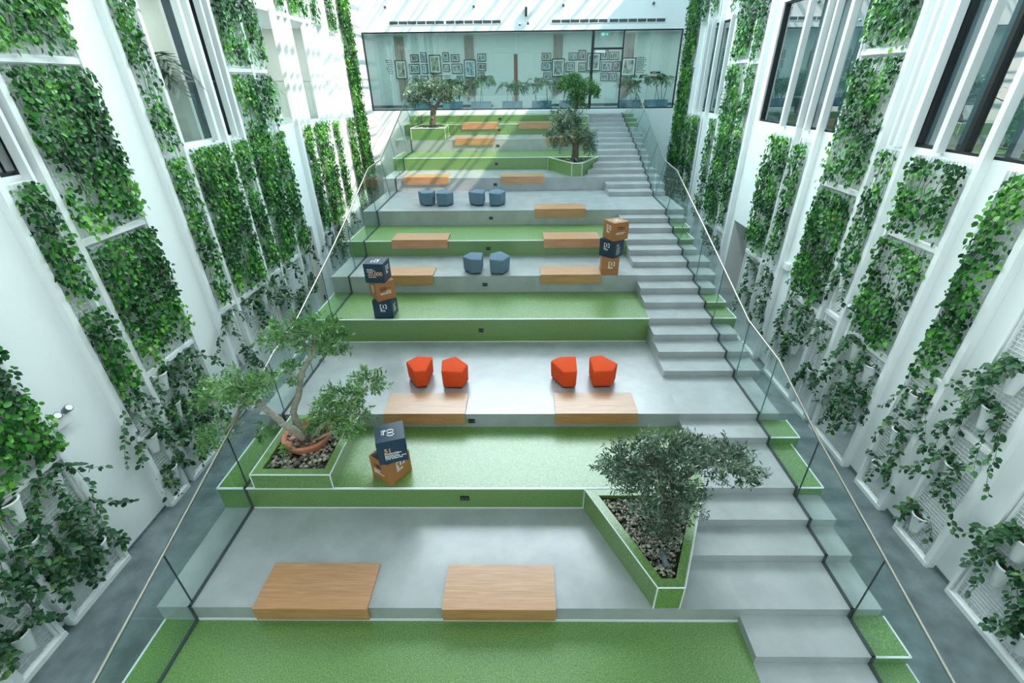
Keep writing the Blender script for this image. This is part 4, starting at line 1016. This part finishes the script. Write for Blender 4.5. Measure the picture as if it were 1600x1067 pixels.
# low glass guards in the gallery openings
def guard(y0, y1, label, n):
    t = thing('glass_guard', label, 'balustrade', (WL-.16, y0, ZS))
    w = (y1-y0)/n
    for i in range(n): MB().box(-.006,.006, i*w+.01, (i+1)*w-.01, .0, 1.18).build('glass_panel', M['glass'], t)
    MB().box(-.02,.02,.0,y1-y0,1.18,1.21).build('top_rail', M['steel'], t)
guard(14.88, 20.08, 'low glass guard across the far left gallery opening', 4)
guard(10.30, 12.93, 'low glass guard across the left balcony opening with the palm', 2)

# ---- palms in planters
def palm(c, h, label, seed, dark=False, planter_dims=None, nst=5, group='potted palms behind the glass'):
    g = np.random.default_rng(seed)
    t = thing('potted_palm', label, 'palm', c, group)
    z0 = 0
    if planter_dims:
        a, b, hh = planter_dims
        MB().box(-a/2, a/2, -b/2, b/2, 0, hh-.03).build('planter_body', M['planter'], t)
        rim = MB().box(-a/2, a/2, -b/2, -b/2+.02, hh-.03, hh).box(-a/2, a/2, b/2-.02, b/2, hh-.03, hh).box(-a/2, -a/2+.02, -b/2+.02, b/2-.02, hh-.03, hh).box(a/2-.02, a/2, -b/2+.02, b/2-.02, hh-.03, hh)
        rim.build('planter_rim', M['planter'], t); MB().box(-a/2+.02, a/2-.02, -b/2+.02, b/2-.02, hh-.03, hh-.012).build('soil', M['soil'], t); z0 = hh-.02
        spread = a*.35
    else: spread = .12
    P, T, Nn = [], [], []; st = MB()
    for i in range(nst):
        bx = np.array([g.uniform(-spread, spread), g.uniform(-.05,.05), z0]); top = bx + np.array([g.normal(0,.10), g.normal(0,.08), h*g.uniform(.45,.7)])
        st.tube([bx, (bx+top)/2+g.normal(0,.015,3), top], [.014,.011,.008], 5)
        for j in range(4):
            a = g.uniform(0, 6.28); el = g.uniform(.5, 1.1); L = h*g.uniform(.4,.6); pts = []
            for u in np.linspace(0, 1, 13):
                r = L*u*math.cos(el*(1-.5*u)); zz_ = L*(u*math.sin(el)-.75*u*u*u)
                pts.append(top+np.array([math.cos(a)*r, math.sin(a)*r, zz_]))
            st.tube(pts[::3], .005, 4, cap=False)
            for q in range(2, 13):
                dr = unit(pts[q]-pts[q-1]); sd_ = unit(np.cross(dr, [0,0,1]))
                for s in (-1, 1):
                    P.append(pts[q]); T.append(unit(sd_*s*.8+dr*.7+np.array([0,0,-.15]))); Nn.append(unit(np.cross(dr, sd_)*1.0+g.normal(0,.1,3)))
    n = len(P)
    link('fronds', leaves_mesh('fronds', P, T, Nn, h*.26*g.uniform(.7,1.1,n), .16, six=False), M['palm_dark' if dark else 'palm'], t)
    st.build('stems', M['stem'], t)
palm((WL-.72, 10.95, ZF2), 1.6, 'dark leaved potted palm in the left balcony opening', 41, True, (.5,.5,.42), 5)
palm((WL-1.0, 15.6, ZF2), 1.4, 'potted palm behind the guard of the far left gallery opening', 42, False, (.5,.5,.4), 4)
# office furniture seen through the glass
ch = thing('armchair', 'dark blue armchair behind the middle right office window', 'chair', (WR+.95, 14.0, ZF2))
MB().box(-.32,.32,-.32,.32,.16,.42).build('seat', M['blue'], ch); MB().box(.22,.34,-.32,.32,.42,.85).build('backrest', M['blue'], ch)
for s in (-1,1):
    MB().box(-.3,.22,s*.27-.05,s*.27+.05,.42,.6).build('armrest', M['blue'], ch)
    for q in (-1,1): MB().box(q*.27-.02,q*.27+.02,s*.27-.02,s*.27+.02,-.018,.16).build('leg', M['black'], ch)
dk = thing('desk', 'white desk behind the middle right office window', 'desk', (WR+1.0, 15.2, ZF2))
MB().box(-.35,.35,-.6,.6,.70,.74).build('desk_top', M['white'], dk)
for q in (-1,1): MB().box(-.33,.33,q*.57-.02,q*.57+.02,-.018,.70).build('side_panel', M['white'], dk)
MB().box(-.28,.28,-.5,.5,.35,.40).build('shelf', M['white'], dk)
tk = thing('track_spotlight', 'beige spotlight under the ceiling of the far left gallery', 'spotlight', (WL-.9, 15.6, 9.36))
MB().box(-.04,.04,-.12,.12,-.03,-.001).build('base', M['white'], tk); MB().tube([(0,0,-.03),(0,0,-.12)], .012).build('arm', M['white'], tk); MB().tube([(0,.05,-.12),(.06,-.14,-.2)], .055, 12).build('lamp_head', M['cream'], tk, smooth=True)

# ------------------------------------------------------------------ glazed partition and corridor behind it
gp = MB(); t_ = .05
gp.box(BX0, BX1, YB+.02, YB+.12, BZ1-t_, BZ1).box(BX0, BX1, YB+.02, YB+.12, BZ0, BZ0+t_)
for a, b in ((BX0, BX0+t_), (BX1-t_, BX1), (3.08, 3.20), (4.50, 4.56)): gp.box(a, b, YB+.02, YB+.12, BZ0+t_, BZ1-t_)
win = struct('window_5', gp, M['black'])
MB().box(3.20, 4.50, YB+.02, YB+.12, 8.74, 8.82).build('door_transom', M['black'], win)
edges = [BX0+t_, -5.6, -3.85, -2.1, -.35, 1.40, 3.08]
for a, b in zip(edges[:-1], edges[1:]): MB().box(a+.004, b-.004, YB+.06, YB+.075, BZ0+t_, BZ1-t_).build('pane', M['bglass'], win)
MB().box(4.56, BX1-t_, YB+.06, YB+.075, BZ0+t_, BZ1-t_).build('pane', M['bglass'], win)
MB().box(3.20, 4.50, YB+.06, YB+.075, 8.82, BZ1-t_).build('pane', M['bglass'], win)
gdr = struct('door_4', MB().box(3.215, 4.485, YB+.055, YB+.07, BZ0+.06, 8.73), M['bglass'])
MB().box(3.28, 3.72, YB+.03, YB+.054, 8.62, 8.72).build('door_closer', M['white'], gdr)
MB().tube([(4.40,YB+.054,7.2),(4.40,YB+.0,7.2),(4.40,YB+.0,7.7),(4.40,YB+.054,7.7)], .014).build('door_handle', M['steel'], gdr)
YC = 28.4
struct('wall_corridor', MB().box(-12, 12, YC+.02, YC+.2, ZF2, 9.9), M['corr'])
struct('wall_corridor_left', MB().box(-12.1, -12, YB+.2, YC+.2, ZF2, 9.9), M['corr']); struct('wall_corridor_right', MB().box(12, 12.1, YB+.2, YC+.2, ZF2, 9.9), M['corr'])
struct('wall_corridor_return_left', MB().box(-12, WL-.26, YB+.2, YB+.3, ZF2, 9.9), M['corr']); struct('wall_corridor_return_right', MB().box(WR+.26, 12, YB+.2, YB+.3, ZF2, 9.9), M['corr'])
struct('floor_corridor', MB().box(-12, 12, YB+.2, YC+.2, ZF2-.1, ZF2), M['corr_floor'])
struct('ceiling_corridor', MB().box(-12, 12, YB+.2, YC+.2, 9.68, 9.8), M['wall'])
struct('trim_3', MB().box(WL, WR, YB+.001, YB+.2, ZF2-.2, BZ0-.001), M['wall'])
struct('baseboard_corridor', MB().box(-12, -1.7, YC+.0, YC+.019, ZF2, ZF2+.13).box(.6, 12, YC+.0, YC+.019, ZF2, ZF2+.13), M['grille'])
# flush double door with a timber strip
cdoor = struct('door_5', MB().box(-1.62, -.84, YC+.0, YC+.018, ZF2, 8.83).box(-.82, .52, YC+.0, YC+.018, ZF2, 8.83), M['corr'])
MB().box(-1.67,-1.63,YC-.01,YC+.018,ZF2,8.88).box(.53,.57,YC-.01,YC+.018,ZF2,8.88).box(-1.63,.53,YC-.01,YC+.018,8.84,8.88).build('door_frame', M['mount'], cdoor)
MB().box(-.53,-.34,YC-.02,YC-.001,ZF2+.02,8.77).build('timber_strip', M['door_wood'], cdoor)
# timber slat panels
for x0, x1, zb, lab in ((-6.75,-6.22,6.6,'vertical timber slat panel at the left end of the corridor wall'),(-3.10,-2.58,6.6,'vertical timber slat panel left of the corridor door'),(1.55,2.07,6.7,'vertical timber slat panel right of the corridor door'),(5.26,5.78,6.55,'vertical timber slat panel behind the right glass pane'),(-4.9,-4.5,7.1,'short timber slat panel behind the largest left photo')):
    t = thing('slat_panel', lab, 'slat panel', (x0, YC, zb), 'timber slat panels')
    n = max(4, int((x1-x0)/.086)); top = 9.6 if x0 != -4.9 else 8.0
    for i in range(n):
        a = i*(x1-x0)/n; st_ = (.0 if x0 == -4.9 else .36*i/n)
        MB().box(a, a+.04, -.045, .0199, (st_ if x0 > 0 or True else 0), top-zb).build('slat', M['slat'], t)
# picture frames
FR = [(-6.54,8.12,.6,.85),(-5.78,8.63,.43,.34),(-5.29,8.67,.31,.44),(-4.7,8.35,.61,.85),(-4.12,8.67,.32,.43),(-3.63,8.62,.44,.34),(-5.83,8.15,.55,.45),(-5.28,8.15,.31,.43),(-4.12,8.18,.32,.34),(-3.56,8.14,.56,.45),(-2.86,8.13,.62,.83),(-5.83,7.65,.3,.36),(-5.35,7.64,.41,.37),(-4.7,7.64,.61,.37),(-3.45,7.65,.32,.32),(-2.22,8.63,.45,.35),(-2.23,8.2,.43,.35),(-2.28,7.78,.34,.33),
 (1.18,8.63,.48,.35),(1.19,8.2,.49,.35),(1.22,7.75,.37,.33),(1.82,8.13,.67,.83),(2.59,8.63,.47,.34),(3.06,8.69,.37,.45),(3.67,8.37,.71,.82),(2.46,8.15,.46,.43),(3.08,8.14,.38,.42),(4.23,8.68,.39,.43),(4.72,8.64,.49,.36),(4.39,8.16,.57,.44),(4.91,8.16,.4,.44),(4.31,7.68,.43,.36),(4.76,7.67,.4,.36),(5.53,8.13,.75,.84)]
def row_of(f): return 'large' if f[3] > .7 else ('upper row' if f[1] > 8.5 else ('middle row' if f[1] > 8 else 'lower row'))
rows = {}
for f in FR: rows.setdefault((row_of(f), f[0] > 0), []).append(f)
for (rw, rgt), fs in rows.items():
    fs.sort(key=lambda f: f[0])
    for i, f in enumerate(fs):
        x, z, w, h = f; shape = 'landscape' if w > h*1.08 else ('upright' if h > w*1.08 else 'square')
        nm = 'large upright' if rw == 'large' else 'small '+shape
        lab = '%s framed photo, %s from left %s, %s the corridor door' % (nm, ORD[i], 'of the large ones' if rw == 'large' else 'in the '+rw, 'right of' if rgt else 'left of')
        t = thing('picture_frame', lab, 'picture', (x, YC+.002 if rw != 'large' else YC-.05, z), 'framed photos on the corridor wall')
        b = .035 if w < .6 else .045; fy0, fy1 = -.03, .019
        MB().box(-w/2,w/2,fy0,fy1,h/2-b,h/2).box(-w/2,w/2,fy0,fy1,-h/2,-h/2+b).box(-w/2,-w/2+b,fy0,fy1,-h/2+b,h/2-b).box(w/2-b,w/2,fy0,fy1,-h/2+b,h/2-b).build('frame', M['black'], t)
        MB().box(-w/2+b,w/2-b,-.012,fy1-.001,-h/2+b,h/2-b).build('mount', M['mount'], t); mo = t.children[-1] if t.children[-1].name.startswith('mount') else [c for c in t.children if c.name.startswith('mount')][0]
        m_ = min(w,h)*.10+b
        MB().box(-w/2+m_,w/2-m_,-.015,-.0125,-h/2+m_,h/2-m_).build('photo_print', photo_mat(int((x+8)*10+z*7)), mo)
# lettering blocks on the corridor wall (too small to read)
for x0, x1, z1, n, lab, al in ((-7.35,-6.98,8.55,8,'block of dark wall lettering left of the first large photo','r'),(5.98,6.5,8.55,9,'block of dark wall lettering right of the last large photo','l'),(-4.28,-3.85,7.82,5,'small block of wall lettering beside a lower row photo','l')):
    g = random.Random(n*7); mb = MB()
    for i in range(n):
        z = z1-i*.085; ln = (x1-x0)*g.uniform(.6,1); x = x0 if al == 'l' else x1-ln; e = x+ln
        while x < e-.03:
            w = min(g.uniform(.05,.13), e-x); mb.box(x, x+w, -.004, .0, z-.016, z+.016); x += w+.025
    o = mb.build('wall_lettering', M['ink_dark'], loc=(0, YC+.019, 0)); tag(o, lab, 'lettering')
for i, (x, c, lab) in enumerate(((6.79,'ink_dark','small dark wall switch, leftmost of four right of the lettering'),(6.94,'orange','reddish wall call point among the dark switches'),(7.09,'ink_dark','dark wall switch just right of the reddish call point'),(7.21,'ink_dark','small dark wall switch, rightmost of the four'))):
    s = .05 if i != 1 else .065
    o = MB().box(-s,s,-.025,.0,-s,s).box(-s*.5,s*.5,-.03,-.025,-s*.5,s*.5).build('wall_switch', M[c], loc=(x, YC+.019, 7.86)); tag(o, lab, 'switch', 'switches on the corridor wall')
# planters with palms standing just behind the glass
for i, (x0, x1, h, lab) in enumerate(((-5.5,-4.55,1.2,'potted palm in a blue grey planter, partly behind the flat topped olive tree'),(-4.02,-3.06,1.35,'potted palm in a blue grey planter right behind the edge of the olive crown'),(-2.62,-1.62,1.35,'potted palm in a blue grey planter left of the corridor door'),(-1.07,-.08,1.2,'potted palm in a sunlit pale planter in front of the corridor door'),(.39,1.36,1.15,'potted palm in a blue grey planter right of the corridor door'),(1.75,2.7,1.2,'potted palm in a planter behind the bright green bushy tree'),(4.68,5.74,1.3,'potted palm in a planter just right of the glass door'),(5.97,7.04,1.3,'potted palm in a planter at the right end of the glazing'))):
    palm(((x0+x1)/2, 25.62, ZF2), h, lab, 60+i, False, (x1-x0, .36, .37), 4)
# exit sign, devices and air slots on the back wall
ex = thing('exit_sign', 'teal emergency exit sign with white running figure hanging behind the glass door', 'sign', (3.70, 25.2, 9.35))
MB().box(-.185,.185,-.02,.02,-.075,.075).build('sign_box', M['teal'], ex)
fg = MB(); y = -.0215
def flat(pts): fg.add([(px, y, pz) for px, pz in pts], [tuple(range(len(pts)))])
fg.box(-.14,-.02,y,-.0201,-.055,.055)
fg.build('exit_door_mark', M['sign_white'], ex)
ar = MB(); ar.add([(.03,y,-.012),(.09,y,-.012),(.09,y,-.04),(.15,y,0),(.09,y,.04),(.09,y,.012),(.03,y,.012)], [(0,1,6),(1,5,6),(2,3,4)]); ar.build('exit_arrow', M['sign_white'], ex)
rn = MB(); yy = -.0222
rn.tube([(-.078,yy,.035),(-.079,yy,.035)], .011, 8); 
for a, b in (((-.08,.022),(-.088,-.008)),((-.08,.018),(-.055,.005)),((-.08,.018),(-.106,.008)),((-.088,-.008),(-.062,-.022)),((-.062,-.022),(-.06,-.045)),((-.088,-.008),(-.108,-.04))):
    rn.tube([(a[0],yy,a[1]),(b[0],yy,b[1])], .0055, 5)
rn.build('running_figure', M['teal'], ex)
MB().box(-.006,.006,-.006,.006,.075,.329).build('hanger', M['steel'], ex)
def air_slot(x0, x1, z0, z1, n, lab):
    t = thing('air_vent', lab, 'vent', (x0, YB, z0), 'linear air vents on the back wall'); w = x1-x0; h = z1-z0
    MB().box(0,w,-.012,-.002,0,h).build('vent_back', M['dark'], t)
    fr = MB(); fr.box(0,w,-.03,-.012,0,.02).box(0,w,-.03,-.012,h-.02,h)
    for i in range(n+1): x = (w-.03)*i/n; fr.box(x,x+.03,-.03,-.012,.02,h-.02)
    vf = fr.build('vent_frame', M['trim'], t)
    lv = MB()
    for k in range(3): lv.box(.03,w-.03,-.022,-.0125,.035+k*(h-.06)/3,.045+k*(h-.06)/3)
    o = lv.build('louvre', M['grille'], vf); o['kind'] = 'stuff'
air_slot(-6.03,-3.53,9.75,9.91,6,'linear air vent on the back wall, leftmost'); air_slot(-3.50,-1.0,9.75,9.91,6,'linear air vent on the back wall, second from left')
air_slot(1.22,3.74,9.74,9.90,6,'linear air vent on the back wall, third from left'); air_slot(3.78,6.30,9.74,9.90,6,'linear air vent on the back wall, rightmost')
sp = thing('wall_speaker', 'slim black speaker sticking out of the back wall above the glazing', 'speaker', (.10, YB, 10.17))
MB().box(-.05,.05,-.22,-.03,-.17,.17).build('cabinet', M['black'], sp); MB().box(-.02,.02,-.03,-.001,-.05,.05).build('bracket', M['black'], sp)
for x, z, lab in ((-6.10,10.41,'small grey sensor at the upper left of the back wall'),(-2.19,10.39,'small dark sensor above the left air vents'),(1.74,10.39,'small dark sensor above the right air vents'),(5.67,10.42,'small dark sensor at the upper right of the back wall')):
    t = thing('wall_sensor', lab, 'sensor', (x, YB, z), 'sensors on the back wall')
    MB().tube([(0,.002,0),(0,-.07,0)], .05, 12).build('mount', M['grille'], t); MB().sphere((0,-.09,0), .055).build('dome', M['dark'], t, smooth=True)
for x, z, m_, lab in ((-.18,9.74,'white','small white camera on the back wall below the speaker'),(.19,9.78,'grille','small grey camera on the back wall right of the white one')):
    t = thing('security_camera', lab, 'camera', (x, YB, z))
    MB().tube([(0,.002,0),(0,-.09,0)], .03, 10).build('bracket', M[m_], t); MB().tube([(0,-.07,.0),(.0,-.22,-.05)], .045, 12).build('camera_body', M[m_], t, smooth=True); MB().tube([(0,-.22,-.05),(0,-.235,-.055)], .035, 12).build('lens', M['black'], t)
tag(MB().sphere((0,0,0), .06, .06, .05).build('smoke_detector', M['dark'], loc=(-.6, 26.2, 9.63), smooth=True), 'small dark ceiling detector behind the glazing', 'detector')

# ------------------------------------------------------------------ light
w = bpy.data.worlds.new('sky'); sc.world = w; w.use_nodes = True
nt = w.node_tree; nt.nodes.clear()
bg = N(nt, 'ShaderNodeBackground'); bg.inputs[0].default_value = (.76, .92, 1.0, 1)
# sky brighter towards the far end of the hall than behind the camera
tc = N(nt, 'ShaderNodeTexCoord'); sx = N(nt, 'ShaderNodeSeparateXYZ'); nt.links.new(tc.outputs['Generated'], sx.inputs[0])
def sky_part(lo, hi, gain):
    q = N(nt, 'ShaderNodeMapRange', interpolation_type='SMOOTHSTEP'); nt.links.new(sx.outputs['Y'], q.inputs['Value'])
    q.inputs['From Min'].default_value = lo; q.inputs['From Max'].default_value = hi; q.inputs['To Min'].default_value = 0; q.inputs['To Max'].default_value = gain
    return q.outputs[0]
a1 = N(nt, 'ShaderNodeMath', operation='ADD'); nt.links.new(sky_part(-.3, .3, SKY_MID), a1.inputs[0]); a1.inputs[1].default_value = SKY_STRENGTH
a2 = N(nt, 'ShaderNodeMath', operation='ADD'); nt.links.new(a1.outputs[0], a2.inputs[0]); nt.links.new(sky_part(.52, .82, SKY_FAR), a2.inputs[1])
nt.links.new(a2.outputs[0], bg.inputs[1])
m2 = N(nt, 'ShaderNodeMapRange'); nt.links.new(sx.outputs['Y'], m2.inputs['Value']); m2.inputs['From Min'].default_value = -.1; m2.inputs['From Max'].default_value = .6
nt.links.new(ramp(nt, m2.outputs[0], [(0, (.50,.84,1.0)), (1, (.78,.93,1.0))]), bg.inputs[0])
o_ = N(nt, 'ShaderNodeOutputWorld'); nt.links.new(bg.outputs[0], o_.inputs[0])
def area(name, loc, rot, sx, sy_, power, col, portal=False, spread=None):
    l = bpy.data.lights.new(name, 'AREA'); l.shape = 'RECTANGLE'; l.size = sx; l.size_y = sy_; l.energy = power; l.color = col
    if portal: l.cycles.is_portal = True
    if spread: l.spread = R(spread)
    o = bpy.data.objects.new(name, l); COL.objects.link(o); o.location = loc; o.rotation_euler = rot; return o
area('skylight_portal', ((SKYX0+SKYX1)/2, (SKY0+SKY1)/2, ZT+.3), (0,0,0), SKYX1-SKYX0, SKY1-SKY0, 1, (1,1,1), True)
sl = bpy.data.lights.new('sun', 'SUN'); sl.energy = SUN_STRENGTH; sl.angle = R(.55); sl.color = (1,.86,.72)
so = bpy.data.objects.new('sun', sl); COL.objects.link(so)
so.rotation_euler = Vector((.98, -.44, 1.0)).to_track_quat('Z', 'Y').to_euler()
# colour of the fill lights added in the hall and the rooms behind
CY = (.82, 1.0, .985)
# the window band in the front wall behind the viewpoint
area('front_window', (0, -2.9, 4.6), (R(90), 0, 0), 11, 3.4, FRONTWIN_W, (.86, .96, 1.0))
area('hall_fill', (-4.0, 1.2, ZT-.02), (0,0,0), 3, 7, FRONT_W, CY); area('hall_fill', (4.0, 1.2, ZT-.02), (0,0,0), 3, 7, FRONT_W, CY)  # added fill for the hall front, not fittings of the roof
# added fill strips under the roof, brightening the two planted side walls
area('side_wall_fill', (-3.2, 9.0, ZT-.1), (0, R(34), 0), .5, 22, WALL_FILL_W, CY, spread=80); area('side_wall_fill', (3.0, 9.0, ZT-.1), (0, R(-34), 0), .5, 22, WALL_FILL_W*1.25, CY, spread=80)
area('corridor_fill', (0, 26.6, 9.66), (0,0,0), 20, .8, CORR_W, CY)  # added fill to light the corridor behind the glass
area('office_fill', (WR+2.4, 7.2, 9.48), (0,0,0), 2.4, 4.4, OFF_W, CY); area('office_fill', (WR+2.4, 13.4, 9.48), (0,0,0), 2.4, 5, OFF_W, CY); area('office_fill', (WR+2.4, 19.5, 9.48), (0,0,0), 2.4, 5, OFF_W, CY)  # added fill brightening the offices behind the right windows
area('gallery_fill', (WL-1.9, 10.2, 9.34), (0,0,0), 2, 2.4, GAL_W, CY); area('gallery_fill', (WL-2.0, 17.6, 9.34), (0,0,0), 2, 5, GAL_W*1.6, CY)  # added fill for the left gallery interior
sc.view_settings.view_transform = 'Standard'; sc.view_settings.look = 'None'; sc.view_settings.gamma = 1; sc.view_settings.use_curve_mapping = False
sc.view_settings.exposure = EXPOSURE
sc.cycles.transparent_max_bounces = 24; sc.cycles.max_bounces = 10; sc.cycles.diffuse_bounces = 5; sc.cycles.glossy_bounces = 4
sc.cycles.caustics_reflective = False; sc.cycles.caustics_refractive = False
